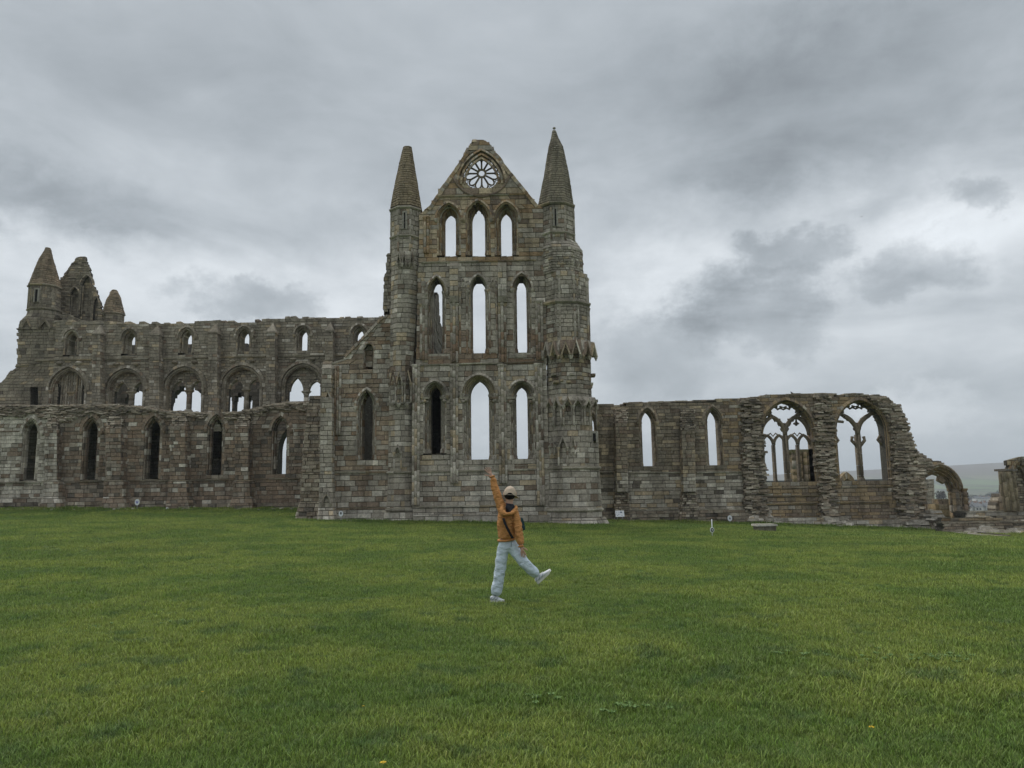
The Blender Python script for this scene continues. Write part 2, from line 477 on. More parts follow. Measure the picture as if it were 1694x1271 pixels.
def hood(mb, M, cx, zs, hw, rise, w, d, tonef, n=8, drop=0.):
    o = arch(cx, zs, hw + w, rise + w * 1.15, n); i = arch(cx, zs, hw, rise, n)
    if drop:
        o = [(cx - hw - w, zs - drop)] + o + [(cx + hw + w, zs - drop)]; i = [(cx - hw, zs - drop)] + i + [(cx + hw, zs - drop)]
    for k in range(len(o) - 1):
        f = [M(*o[k], -d * .45), M(*i[k], -d), M(*i[k + 1], -d), M(*o[k + 1], -d * .45)]
        b = [M(*o[k], .08), M(*i[k], .08), M(*i[k + 1], .08), M(*o[k + 1], .08)]
        t = .03; f = [f[j] + (f[3 - j] - f[j]) * t for j in range(4)]
        mb.hexa(f, b, tonef(f[0]), .008)
def window(R, M, Y, x, yspr, hwpx, yap, ysill, lt, T, tonef, n_ord=3, depth=.8, shafts=True, hd=(.12, .1), name='lancet_window', sill=True, r=.06, label=None, seg=6, light_spr=None, lname='window_arch'):
    """a recessed lancet. outer arch given in photo pixels on the wall face, light lt=(x, yspr, hw, yap) at its own depth. returns the hole"""
    cx, zs = XZ(x, yspr, Y); hw = (XZ(x + hwpx, yspr, Y)[0] - XZ(x - hwpx, yspr, Y)[0]) / 2
    rise = XZ(x, yap, Y)[1] - zs; sl = XZ(x, ysill, Y)[1]
    lx, lyspr, lhw, lyap = lt
    Yl = Y + depth
    lcx, lzs = XZ(lx, lyspr, Yl); lh = (XZ(lx + lhw, lyspr, Yl)[0] - XZ(lx - lhw, lyspr, Yl)[0]) / 2
    lrise = max(lh * 1.02, XZ(lx, lyap, Yl)[1] - lzs); lsl = XZ(lx, ysill, Yl)[1]
    lcx = cx + (lcx - cx) * .5
    hole = arch_poly(cx, sl - .02, zs, hw, rise)
    w = MB(); hm = MB()
    lines = []
    for k in range(n_ord + 1):
        t = k / n_ord
        lines.append(jamb_line(cx + (lcx - cx) * t, sl + (lsl - sl) * t, zs + (lzs - zs) * t, hw + (lh - hw) * t, rise + (lrise - rise) * t, n=seg))
    m = min(len(l) for l in lines)
    if any(len(l) != m for l in lines):
        st = (zs - sl) / max(1, round((zs - sl) / .4)); kk = max(1, round((zs - sl) / .4))
        def jl(cx_, s_, z_, h_, r_):
            a = arch(cx_, z_, h_, r_, seg)
            return [(cx_ - h_, s_ + (z_ - s_) * i / kk) for i in range(kk)] + a + [(cx_ + h_, s_ + (z_ - s_) * (kk - 1 - i) / kk) for i in range(kk)]
        lines = []
        for k in range(n_ord + 1):
            t = k / n_ord
            lines.append(jl(cx + (lcx - cx) * t, sl + (lsl - sl) * t, zs + (lzs - zs) * t, hw + (lh - hw) * t, rise + (lrise - rise) * t))
    out0 = jamb_line(cx, sl, zs, hw + .16, rise + .2, n=seg) if False else None
    for k in range(n_ord):
        d0 = depth * k / n_ord + .05; d1 = T if k == n_ord - 1 else depth * (k + 1) / n_ord + .25
        o = lines[k]
        if k == 0:
            g_ = .14; o = [(cx + (px_ - cx) * (1 + g_ / hw), pz_ + (g_ * 1.2 if pz_ > zs + .01 else 0)) for px_, pz_ in o]
        order(w, M, o, lines[k + 1], d0, d1, tonef)
    wo_ = R.part(w, name, label=label)
    # roll mouldings over the arch and shafts in the jambs
    for k in range(n_ord if shafts else 0):
        t = (k + .35) / n_ord; dd = depth * k / n_ord + .03
        ax, az_, ah, ar, asl = cx + (lcx - cx) * t, zs + (lzs - zs) * t, hw + (lh - hw) * t, rise + (lrise - rise) * t, sl + (lsl - sl) * t
        roll = MB(); roll.tube([M(p[0], p[1], dd) for p in arch(ax, az_, ah, ar, 8)], r, 6, tonef(M(ax, az_, 0)), True)
        R.part(roll, 'roll_moulding', wo_)
        for sgn in (-1, 1):
            s_ = MB(); c3 = M(ax + sgn * ah, 0, dd); zb = asl + .02
            shaft(s_, c3.x, c3.y, zb + .2, az_ - .2, r * .95, tonef, 6)
            capital(s_, c3.x, c3.y, az_ - .25, r, tonef, 6); base(s_, c3.x, c3.y, zb, r, tonef, 6)
            R.part(s_, 'colonnette', wo_)
    hood(hm, M, cx, zs, hw + .01, rise + .01, hd[0], hd[1], tonef)
    if hd[0] > .1:
        for sgn in (-1, 1):
            c3 = M(cx + sgn * (hw + hd[0] / 2), zs, -.03); hm.lathe((c3.x, c3.y, c3.z - .22), [(.05, 0), (.11, .1), (.13, .22)], 6, tonef(c3), False)
    R.part(hm, 'hood_mould', wo_)
    if sill:
        s_ = MB(); zf = sl - (.28 if depth > .5 else .12)
        k = max(2, int(hw * 2 / .6))
        for i in range(k):
            u0 = -1 + 2 * i / k; u1 = -1 + 2 * (i + 1) / k
            f = [M(cx + hw * u0 + .008, zf, -.05), M(cx + hw * u1 - .008, zf, -.05), M(lcx + lh * u1 - .004, lsl + rnd.uniform(-.03, .03), depth), M(lcx + lh * u0 + .004, lsl + rnd.uniform(-.03, .03), depth)]
            b = [M(cx + hw * u0, zf - .1, .1), M(cx + hw * u1, zf - .1, .1), M(lcx + lh * u1, lsl - .4, T), M(lcx + lh * u0, lsl - .4, T)]
            f2 = [M(lcx + lh * u0, lsl - .02, depth - .01), M(lcx + lh * u1, lsl - .02, depth - .01)]
            s_.hexa(f, b, tonef(f[0]), .01)
        s_.box((cx - hw, M(0, 0, .1).y, zf - .05), (cx + hw, M(0, 0, T - .02).y, min(lsl, sl) - .06), MORTAR) if abs(M(0, 0, 1).y - M(0, 0, 0).y) > .9 else None
        R.part(s_, 'sill', wo_)
    return hole, wo_
def string(mb, M, u0, z0, u1, z1, h=.13, d=.11, tonef=None, seg=1.1, skip=.0):
    L = abs(u1 - u0); k = max(1, round(L / seg))
    for i in range(k):
        if rnd.random() < skip: continue
        a, b = i / k, (i + 1) / k; ua, ub = u0 + (u1 - u0) * a + .006, u0 + (u1 - u0) * b - .006
        za, zb = z0 + (z1 - z0) * a, z0 + (z1 - z0) * b; j = rnd.uniform(-.012, .012); dd = d + rnd.uniform(-.02, .01)
        f = [M(ua, za - h * .5 + j, -dd * .75), M(ub, zb - h * .5 + j, -dd * .75), M(ub, zb + j, -dd), M(ua, za + j, -dd)]
        bk = [M(ua, za - h * .7 + j, .1), M(ub, zb - h * .7 + j, .1), M(ub, zb + h * .5 + j, .1), M(ua, za + h * .5 + j, .1)]
        mb.hexa(f, bk, tonef((f[0] + f[2]) / 2), .01)
def ring(mb, plan, z, h, out, tonef):
    c = (sum(p[0] for p in plan) / len(plan), sum(p[1] for p in plan) / len(plan)); n = len(plan)
    def g(k):
        r = []
        for p in plan:
            v = Vector((p[0] - c[0], p[1] - c[1])); l = v.length or 1; r.append((c[0] + v.x * (l + k) / l, c[1] + v.y * (l + k) / l))
        return r
    A, B, C_ = g(0), g(out), g(0)
    for i in range(n):
        j = (i + 1) % n
        lo = [Vector((*A[i], z - h * .3)), Vector((*A[j], z - h * .3)), Vector((*B[j], z + h * .2)), Vector((*B[i], z + h * .2))]
        vs = lo + [Vector((*B[j], z + h * .6)), Vector((*B[i], z + h * .6)), Vector((*A[j], z + h)), Vector((*A[i], z + h))]
        t = tonef(lo[0]); mb.add(vs, [(0, 1, 2, 3), (3, 2, 4, 5), (5, 4, 6, 7)], t)
def gablet(mb, c, nrm, w, h, out, tonef, leg=.0, corbel=True):
    """small canopy gable standing on a wall face at point c (centre of its foot)"""
    c = Vector(c); nr = Vector((nrm[0], nrm[1], 0)).normalized(); tx = Vector((-nr.y, nr.x, 0))
    def q(u, z, d): return c + tx * u + Vector((0, 0, z)) + nr * d
    th = w * .16
    for s in (-1, 1):
        f = [q(-s * w / 2, 0, out), q(-s * (w / 2 - th), 0, out), q(0, h - th * 2.2, out), q(0, h, out)]
        b = [q(-s * w / 2, 0, -.1), q(-s * (w / 2 - th), 0, -.1), q(0, h - th * 2.2, -.1), q(0, h, -.1)]
        if s < 0: f = [f[1], f[0], f[3], f[2]]; b = [b[1], b[0], b[3], b[2]]
        mb.hexa(f, b, tonef(f[0]), .01)
        mb.tube([q(-s * (w / 2 - th), -.02, out * .6), q(-s * w * .30, h * .33, out * .6), q(0, h * .58, out * .6)], th * .3, 5, tonef(c))
        if corbel:
            e = q(-s * (w / 2 - th * .4), -.02, out * .5)
            mb.lathe((e.x, e.y, e.z - .2), [(.03, 0), (.05, .06), (.10, .17), (.10, .22)], 6, tonef(e), False)
        if leg:
            e = q(-s * (w / 2 - th * .4), 0, out * .35); shaft(mb, e.x, e.y, e.z - leg, e.z - .15, .05, tonef, 6)
# ------------------------------------------------------------------ ground
def interp(x, pts):
    if x <= pts[0][0]: return pts[0][1]
    for (a, b), (c, d) in zip(pts, pts[1:]):
        if x <= c: return b + (d - b) * (x - a) / (c - a)
    return pts[-1][1]
def sst(a, b, x):
    t = max(0, min(1, (x - a) / (b - a))); return t * t * (3 - 2 * t)
G42 = [(-60, .7), (-40, .5), (-14, .3), (-10, .15), (-5, 0), (0, -.12), (5, -.28), (13, -.5), (27, -1.2), (40, -1.4), (60, -1.6)]
G50 = [(-60, 1.4), (-40, 1.15), (-33, 1.07), (-14, .76), (-8, .3), (6, -.25), (13, -.53), (17, -.66), (22.6, -.95), (27, -1.22), (35, -1.3), (60, -1.6)]
def gz(x, y):
    a = interp(x, G42) * sst(8, 42, y)
    t = max(0, min(1, (y - 42) / 8)); z = a * (1 - t) + interp(x, G50) * t
    z += .035 * mnoise.noise(Vector((x * .35, y * .35, 0))) + .07 * mnoise.noise(Vector((x * .09, y * .09, 4))) * sst(12, 25, y) * (1 - sst(36, 42, y))
    if y > 85: z += interp(y, [(85, 0), (300, -14), (700, -23), (1300, -23)])
    return z
def grid_mesh(xs, ys, zf):
    mb = MB(); nx = len(xs)
    vs = [(x, y, zf(x, y)) for y in ys for x in xs]
    fs = [(j * nx + i, j * nx + i + 1, (j + 1) * nx + i + 1, (j + 1) * nx + i) for j in range(len(ys) - 1) for i in range(nx - 1)]
    mb.add(vs, fs, (.1, .1, .1), True); return mb
def uneven(a, b, fine0, fine1, st, n):
    L = list(np.arange(fine0, fine1 + .001, st)); lo = [fine0 - (fine0 - a) * (k / n) ** 3 for k in range(1, n + 1)][::-1]; hi = [fine1 + (b - fine1) * (k / n) ** 3 for k in range(1, n + 1)]
    return lo + L + hi
def ground_material():
    m, n, b = new_mat('turf_soil')
    pos = n.nt.nodes.new('ShaderNodeNewGeometry').outputs['Position']
    a = n.noise(pos, .22, 5, .6); f = n.noise(pos, 9, 6, .7); px, py, pz = n.xyz(pos)
    c = n.mix(n.mr(a, .35, .65), (.045, .085, .015), (.07, .115, .02))
    c = n.mix(1.0, c, n.ramp(f, [(.3, .55), (.7, 1.3)]), 'MULTIPLY')
    far = n.mix(n.mr(n.vor(pos, .012), .2, .6), (.07, .10, .03), (.10, .09, .05))
    c = n.mix(n.mr(py, 90, 200), c, far)
    n.nt.links.new(c, b.inputs['Base Color']); b.inputs['Roughness'].default_value = 1
    n.nt.links.new(n.bump(f, .8, .05), b.inputs['Normal'])
    return m
gx = uneven(-6000, 6000, -46, 46, .5, 14); gy = uneven(-3000, 1400, -.9, 90.1, .5, 16)
tag(grid_mesh(gx, gy, gz).build('ground', ground_material()), 'flat green lawn in front of the abbey ruins', kind='structure')

# ------------------------------------------------------------------ stone tones of each part of the ruin (the stone's own colour)
def t_transept(p):
    x, y = PX(*p)
    h = mnoise.noise(Vector((p.x * .35, p.z * .5, 3)))
    if y < 432 and 697 < x < 892: w = [(5, BUFF), (4, (.30, .215, .13)), (2, BROWN), (2, GREY)]
    elif 545 < y < 600 and h > -.25: w = [(4, BROWN), (4, RUST), (5, GREY)]
    elif y > 780: w = [(7, GREY), (4, PALE), (1.5, BUFF), (.9, BROWN)]
    else: w = [(10, GREY), (2, PALE), (1.6, BUFF), (.55 if h < .2 else 3, BROWN)]
    return pick(w)
def t_turret(p):
    x, y = PX(*p)
    if y < 345: return pick([(5, (.25, .225, .175)), (4, (.20, .185, .15)), (2, BUFF)] if x > 800 else [(5, (.28, .225, .145)), (3, (.23, .19, .13))])
    if 548 < y < 640: return pick([(7, GREY), (3, BROWN), (3, BUFF), (1, PALE)])
    return pick([(10, GREY), (2, PALE), (1.2, BUFF), (.5, BROWN)])
def t_spire(p):
    x, y = PX(*p); c = (.245, .215, .16) if x > 800 else (.27, .215, .14); return jit(c, .13)
def t_aisle(p):
    x, y = PX(*p)
    if x < 95: return pick([(8, PALE), (4, GREY), (1, BROWN)])
    h = mnoise.noise(Vector((p.x * .25, p.z * .3, 9)))
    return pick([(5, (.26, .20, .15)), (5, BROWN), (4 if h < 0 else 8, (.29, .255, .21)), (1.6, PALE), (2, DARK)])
def t_nave(p): return pick([(10, (.285, .262, .215)), (4, (.24, .215, .17)), (1, PALE), (1, BUFF), (.7, BROWN)])
def t_west(p): return pick([(10, (.26, .237, .19)), (4, (.22, .195, .155)), (1, BUFF), (1, DARK)])
def t_cone(p): return pick([(5, (.255, .205, .145)), (4, (.21, .175, .125))])
def t_choir(p):
    x, y = PX(*p)
    if y > 781 and x < 1270: return pick([(6, GREY), (4, PALE), (3, BUFF), (1, DARK)])
    if x > 1195: return pick([(6, (.30, .23, .145)), (5, (.26, .215, .16)), (3, BROWN), (2, GREY)])
    return pick([(6, (.25, .22, .175)), (4, (.21, .18, .135)), (2, BROWN), (2, BUFF)])
def t_rubble(p): return pick([(6, (.29, .255, .205)), (4, (.235, .195, .15)), (2, (.40, .365, .30)), (2, DARK)])
def t_plinth(p): return pick([(6, (.36, .34, .30)), (5, PALE), (3, GREY), (1, BUFF)])
def wallM(Y): return lambda u, z, d: Vector((u, Y + d, z))

# ================================================================== north transept
TY = 42.0; T = wallM(TY)
tr = Ruin('transept_gable', (0, TY, -.1), 'tall gabled transept front with tiers of lancets and a rose window between two turrets', 'abbey ruin')
ux = lambda x, y: XZ(x, y, TY)
gable = [(708, 344.5), (720, 324), (736, 301), (753.5, 277), (764, 261), (772.5, 248), (776, 244), (780.6, 238), (784.6, 232.5), (790, 232), (796.6, 231), (802, 232), (806.7, 235), (811, 239), (815.7, 248), (826, 262), (840.8, 280), (857, 300), (873, 322), (887, 336), (890, 340)]
wl = [(x, y) for x, y in [(700, 350)]]
poly = [ux(694, 900), (ux(895, 900))[0:2]]
poly = [(-5.6, -1.0), (2.0, -1.0), ux(898, 340)] + [ux(*p) for p in gable[::-1]] + [ux(694, 352)]
holes = []
# gable tier
for (x, hw, yap, lx, lh, lya) in ((742.5, 19.5, 337, 745.5, 9.5, 351), (790.6, 20.5, 333, 791.4, 10.8, 342), (837.6, 19.5, 335, 837.4, 9.0, 349)):
    h, _ = window(tr, T, TY, x, 362, hw, yap, 424, (lx, 365, lh, lya), 1.5, t_transept, 3, .85, hd=(.13, .13), r=.05, name='gable_lancet'); holes.append(h)
for (x, hw, ys, yap, yb, lt) in ((722.3, 15.5, 484, 458, 586.5, (723, 484, 8.3, 463)), (791.2, 15, 480, 455.5, 586, (792.5, 481, 11, 460)), (863.2, 15.5, 478, 453, 585.5, (862.5, 478, 8.0, 461))):
    h, _ = window(tr, T, TY, x, ys, hw, yap, yb, lt, 1.5, t_transept, 3, .85, hd=(.12, .12), r=.05); holes.append(h)
for (x, hw, ys, yap, yb, lt) in ((719.3, 19, 655, 631, 751, (720.8, 656, 8.2, 641)), (792.3, 27.5, 652, 621, 762, (793.5, 655, 15.2, 630)), (863, 20.5, 652, 631, 762, (863.8, 655, 9.2, 640))):
    h, wn = window(tr, T, TY, x, ys, hw, yap, yb, lt, 1.6, t_transept, 4, 1.0, hd=(.13, .13), r=.055); holes.append(h)
    # carved imposts at the springing
    for sg in (-1, 1):
        c_, z_ = ux(x + sg * (hw - 3), 661); im = MB()
        for i in range(5):
            im.lathe((c_ + rnd.uniform(-.14, .14), TY - .02 + rnd.uniform(-.02, .15), z_ - .1 + rnd.uniform(-.05, .05)), [(.05, -.08), (.1, -.02), (.11, .04), (.06, .1)], 6, t_transept(V(c_, TY, z_)), False)
        im.hexa([V(c_ - .24, TY - .09, z_ + .02), V(c_ + .24, TY - .09, z_ + .02), V(c_ + .27, TY - .12, z_ + .14), V(c_ - .27, TY - .12, z_ + .14)], [V(c_ - .24, TY + .3, z_ + .02), V(c_ + .24, TY + .3, z_ + .02), V(c_ + .27, TY + .3, z_ + .14), V(c_ - .27, TY + .3, z_ + .14)], t_transept(V(c_, TY, z_)), .01)
        tr.part(im, 'impost', wn)
# rose window
rc = XZ(796.8, 287.3, TY + .45); rr = 1.03 * (ux(826, 288)[0] - ux(767.6, 288)[0]) / 2
Yr = TY + .45
circ = lambda r, n=32, c=rc: [(c[0] + r * math.cos(2 * math.pi * k / n), c[1] + r * math.sin(2 * math.pi * k / n)) for k in range(n)]
holes.append([(a, b + .08) for a, b in circ(rr + .25)])
rose = MB()
lines = [circ(rr + .35, 40), circ(rr + .20, 40), circ(rr + .08, 40), circ(rr, 40)]
for k in range(3):
    o = lines[k] + lines[k][:1]; i = lines[k + 1] + lines[k + 1][:1]
    order(rose, T, o[::-1], i[::-1], .06 + .17 * k, .62, t_transept, gap=.012)
rw = tr.part(rose, 'rose_window')
tone_r = lambda p: pick([(3, (.20, .165, .12)), (2, DARK)])
hub = MB(); hub.tube([V(x, Yr, z) for x, z in circ(.235, 16)], .07, 6, tone_r(0), closed=True); tr.part(hub, 'hub', rw)
for k in range(12):
    a = 2 * math.pi * k / 12 + math.pi / 12 * 0 ; c_, s_ = math.cos(a), math.sin(a)
    sp = MB(); q = lambda r, b=0.: V(rc[0] + r * math.cos(a + b), Yr, rc[1] + r * math.sin(a + b))
    sp.tube([q(.25), q(rr * .70)], .058, 6, tone_r(0)); sp.lathe((q(rr * .68).x, Yr, q(rr * .68).z - .03), [(.06, 0), (.07, .03), (.06, .06)], 6, tone_r(0))
    # the head of each light is a small round arch between the spokes
    da = math.pi / 12
    sp.tube([q(rr * .68), q(rr * .80, .07), q(rr * .885, .15), q(rr * .93, da), q(rr * .885, 2 * da - .15), q(rr * .80, 2 * da - .07), q(rr * .68, 2 * da)], .052, 6, tone_r(0))
    sp.tube([q(rr * .8, .06), q(rr * .90, .03), q(rr * 1.01, .12)], .024, 5, tone_r(0)); sp.tube([q(rr * .8, -.06), q(rr * .90, -.03), q(rr * 1.01, -.12)], .024, 5, tone_r(0))
    tr.part(sp, 'spoke', rw)
# pointed arch over the rose
hm = MB(); hx, hz = ux(796.8, 305); hh = (ux(841, 305)[0] - ux(752.5, 305)[0]) / 2; hr = ux(796.8, 246)[1] - hz
for k, (dd, ds) in enumerate(((0, .15), (.22, .06), (.42, .0))):
    hood(hm, T, hx, hz, hh - dd - .2, hr - dd * 1.2 - .16, .13, .13 - .03 * k, t_transept, 10)
tr.part(hm, 'rose_arch')
lo_ = MB(); lo_.tube([T(rc[0] + (rr + .62) * math.cos(a), rc[1] + (rr + .55) * math.sin(a), -.02) for a in np.linspace(math.pi * 1.08, math.pi * 1.92, 14)], .07, 6, t_transept(V(0, TY, 18))); tr.part(lo_, 'roll_moulding')
masonry(tr, T, poly, holes, 1.5, (.25, .37), (.38, .95), t_transept, .028, .03)
# ragged cap stones on the gable
cp = MB()
for (xa, ya), (xb, yb) in zip(gable[4:15], gable[5:16]):
    for _ in range(4):
        t = rnd.random(); x_, z_ = ux(xa + (xb - xa) * t, ya + (yb - ya) * t); s = rnd.uniform(.1, .22)
        y0 = TY + rnd.uniform(-.05, 1.2)
        cp.hexa([V(x_ - s, y0, z_ - .12), V(x_ + s, y0, z_ - .12), V(x_ + s * .8, y0 + .05, z_ + s * .6), V(x_ - s * .7, y0 + .05, z_ + s * .5)], [V(x_ - s, y0 + .4, z_ - .12), V(x_ + s, y0 + .4, z_ - .12), V(x_ + s * .8, y0 + .4, z_ + s * .5), V(x_ - s * .7, y0 + .4, z_ + s * .6)], t_transept(V(x_, TY, z_)), .02)
cp and tr.part(cp, 'cap_stone', kind='stuff')
# smooth sloping copings of the gable
for (pa, pb) in (((707, 346), (773, 249)), ((891, 341), (816, 249))):
    q = MB(); a, b = ux(*pa), ux(*pb); n_ = 22; dx_, dz_ = (b[0] - a[0]) / n_, (b[1] - a[1]) / n_; L_ = math.hypot(dx_, dz_); nx0, nz0 = (-dz_ / L_, dx_ / L_) if b[0] > a[0] else (dz_ / L_, -dx_ / L_)
    for i in range(n_):
        u, z = a[0] + dx_ * i, a[1] + dz_ * i; e = rnd.uniform(-.012, .012); f = [V(u - nx0 * .22, TY - .07, z - nz0 * .22), V(u + dx_ * .98 - nx0 * .22, TY - .07, z + dz_ * .98 - nz0 * .22), V(u + dx_ * .98 + nx0 * e, TY - .07, z + dz_ * .98 + nz0 * e), V(u + nx0 * e, TY - .07, z + nz0 * e)]
        if b[0] < a[0]: f = [f[1], f[0], f[3], f[2]]
        q.hexa(f, [v + V(0, 1.4, 0) for v in f], t_transept(f[0]), .012)
    tr.part(q, 'coping')
# strings
def strings(R, M, Y, segs, name='string_course', tf=None, **kw):
    for (xa, ya, xb, yb) in segs:
        mb = MB(); a = XZ(xa, ya, Y); b = XZ(xb, yb, Y); string(mb, M, a[0], a[1], b[0], b[1], tonef=tf, **kw); R.part(mb, name)
strings(tr, T, TY, [(697, 434.5, 887, 430), (695, 604, 900, 598), (686, 780.5, 905, 775.3), (723, 325, 872, 320.8), (688, 838.5, 900, 835)], tf=t_transept)
strings(tr, T, TY, [(697, 591, 742, 590), (845, 588, 898, 587)], tf=t_transept, h=.3, d=.05)
# plinth courses standing proud
Tp = wallM(TY - .16); masonry(tr, Tp, [(-5.5, -1.), (2.0, -1.), (2.0, .36), (-5.5, .42)], [], .3, (.28, .36), (.5, 1.2), t_plinth, .03, .02)
# pilasters with clustered shafts between the windows
for xl, xr in ((744.5, 758), (823.5, 837.5)):
    for (ya, yb, kind) in ((437, 492, 'p'), (505, 600, 's'), (606, 800, 's')):
        p = MB(); (x0, z1), (x1, _) = ux(xl, ya), ux(xr, ya); z0 = ux(xl, yb)[1]; z0 = z0 if kind == 'p' else z0
        if kind == 'p':
            tower(tr, rect(x0, x1, TY - .3, TY + .05), z0, z1 - .2, (.28, .36), (.3, .5), t_transept, p, skip=(2,))
            p.hexa([V(x0, TY - .3, z1 - .2), V(x1, TY - .3, z1 - .2), V(x1, TY - .02, z1 + .1), V(x0, TY - .02, z1 + .1)], [V(x0, TY + .1, z1 - .2), V(x1, TY + .1, z1 - .2), V(x1, TY + .1, z1 + .1), V(x0, TY + .1, z1 + .1)], t_transept(V(x0, TY, z1)), .01)
            p.hexa([V(x0 - .02, TY - .25, z0 - .35), V(x1 + .02, TY - .25, z0 - .35), V(x1, TY - .36, z0), V(x0, TY - .36, z0)], [V(x0, TY + .1, z0 - .35), V(x1, TY + .1, z0 - .35), V(x1, TY + .1, z0), V(x0, TY + .1, z0)], t_transept(V(x0, TY, z1)), .01)
            tr.part(p, 'pilaster')
        else:
            for k in range(3):
                q = MB(); xx = x0 + (x1 - x0) * (.2 + .3 * k); yy = TY - (.14 if k == 1 else .05)
                shaft(q, xx, yy, z0, z1 - .1, .085, t_transept, 8, .5); capital(q, xx, yy, z1 - .2, .07, t_transept, 6)
                tr.part(q, 'shaft')
# blind arches flanking the middle lancet
for x in (766.5, 815.5):
    q = MB(); (cx, zs), hw = ux(x, 484), .2
    hood(q, T, cx, zs, hw, .75, .08, .08, t_transept); hood(q, T, cx, zs, hw - .12, .5, .05, .04, t_transept)
    for s in (-1, 1):
        shaft(q, cx + s * hw, TY - .03, ux(x, 586)[1], zs - .2, .055, t_transept, 6); capital(q, cx + s * hw, TY - .03, zs - .26, .05, t_transept, 6)
    tr.part(q, 'blind_arch')
# shafts standing at the inner corners beside the turrets
for xs, y0, y1 in (((697, 701, 705), 506, 596), ((684, 688, 692.5), 606, 836), ((888, 892, 896.5), 500, 596), ((889, 893, 897), 604, 836), ((703, 708), 362, 420)):
    for x in xs:
        q = MB(); cx = ux(x, (y0 + y1) / 2)[0]; shaft(q, cx, TY - .07, ux(x, y1)[1], ux(x, y0)[1], .085, t_transept, 8, .5); capital(q, cx, TY - .07, ux(x, y0)[1] - .2, .07, t_transept, 6)
        tr.part(q, 'shaft')
masonry(tr, wallM(TY - .02), [ux(697, 600), ux(708, 600), ux(708, 480), ux(703, 462), ux(697, 455)], [], .1, (.2, .3), (.2, .4), t_turret, .05, .03)

# ---- left turret
def scale_plan(x, y, xr, Y, sy=1.): 
    a = XZ(x, y, Y)[0]; b = XZ(xr, y, Y)[0]; return (a + b) / 2, (b - a) / 2
lt_ = MB()
cyL = TY + .55
def octa(xl, xr, y, cy=None, front=None):
    """octagon seen between two photo columns at height y, centre depth cy"""
    s = 1 if xl + xr < 1694 else -1; r = 1.
    for _ in range(4):
        a = XZ(xl, y, cy - s * .40 * r)[0]; b = XZ(xr, y, cy + s * .40 * r)[0]; r = (b - a) / 2
    return ngon((a + b) / 2, cy, (b - a) / 2 / math.cos(math.pi / 8)), XZ((xl + xr) / 2, y, cy - (b - a) / 2)[1]
def otower(mb, secs, cy, ch, cw, tf, **kw):
    L = [octa(xl, xr, y, cy) for xl, xr, y in secs]
    for (p0, z0), (p1, z1) in zip(L, L[1:]): tower(None, p0, z0, z1, ch, cw, tf, mb, top=p1, **kw)
    return L
cyL = TY + .55
otower(lt_, [(628, 700, 905), (634, 692, 866), (636, 690, 848)], cyL, (.25, .34), (.5, 1.), t_plinth)
otower(lt_, [(639.5, 687, 848), (642, 685.5, 782)], cyL, (.28, .36), (.45, .8), t_turret)
otower(lt_, [(642, 685.5, 782), (645, 685, 605), (648, 697, 415)], cyL, (.24, .32), (.32, .6), t_turret)
LS = otower(lt_, [(647.5, 695, 417), (647, 696.5, 345)], cyL, (.24, .3), (.3, .5), t_turret)
tl = tr.part(lt_, 'turret', label='left turret with a blunt broken spire')
sp = MB(); Ls = otower(sp, [(645.5, 698.5, 338.5), (653, 692, 300), (660, 686, 268), (667, 681.5, 241)], cyL, (.13, .17), (.25, .4), t_spire, proud=.018)
tr.part(sp, 'spire', tl)
for xl, xr, y, h_ in ((646.5, 697.5, 344, .16), (647, 696, 391, .15), (642, 686, 783, .14), (640, 687, 846, .2)):
    bd = MB(); p, z = octa(xl, xr, y, cyL); ring(bd, p, z, h_, .1, t_turret); tr.part(bd, 'moulded_band', tl)
# corner rolls of the upper stage
for (xl, xr, ya, yb, cy) in ((647.3, 696.7, 346, 415, cyL),):
    pl, z1 = octa(xl, xr, ya, cy); _, z0 = octa(xl, xr, yb, cy)
    for k in range(4, 8):
        q = MB(); shaft(q, pl[k][0], pl[k][1], z0, z1, .055, t_turret, 6, .5); tr.part(q, 'corner_roll', tl)
# slits
def slit(R, x, ya, yb, Y, w, par=None):
    q = MB(); (cx, z1), (_, z0) = XZ(x, ya, Y), XZ(x, yb, Y)
    q.box((cx - w / 2 - .1, Y - .035, z0 - .08), (cx - w / 2, Y + .2, z1 + .1), GREY); q.box((cx + w / 2, Y - .035, z0 - .08), (cx + w / 2 + .1, Y + .2, z1 + .1), GREY)
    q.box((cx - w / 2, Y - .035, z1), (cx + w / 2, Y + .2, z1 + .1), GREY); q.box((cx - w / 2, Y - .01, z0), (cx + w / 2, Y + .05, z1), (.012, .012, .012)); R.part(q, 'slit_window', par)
slit(tr, 669.5, 352, 377, cyL - .86, .09, tl)
# canopied niches on the left turret
def niche_row(R, par, xs, y, Y, wpx, hpx, nr=(0, -1), out=.16, leg=0., tf=t_turret):
    for x in xs:
        q = MB(); (cx, z) = XZ(x, y, Y); w = XZ(x + wpx, y, Y)[0] - cx; h = XZ(x, y - hpx, Y)[1] - z
        gablet(q, (cx, Y, z), nr, w, h, out, tf, leg); R.part(q, 'canopy', par)
YL = cyL - .83
niche_row(tr, tl, (650, 661, 675), 634, YL, 11.5, 22, leg=1.1)
q = MB(); 
for x in (649, 660, 673): 
    cx, z = XZ(x, 671, YL); q.lathe((cx, YL - .02, z - .1), [(.05, 0), (.12, .12), (.14, .2)], 6, t_turret(V(cx, YL, z)), False)
q.box((XZ(646, 668, YL)[0], YL - .09, XZ(646, 668, YL)[1]), (XZ(679, 668, YL)[0], YL + .05, XZ(646, 666, YL)[1]), GREY); tr.part(q, 'corbel_table', tl)
niche_row(tr, tl, (658,), 748, YL, 13, 13, leg=.9)
niche_row(tr, tl, (660, 669, 682), 436, cyL - .84, 8, 19, leg=.2)
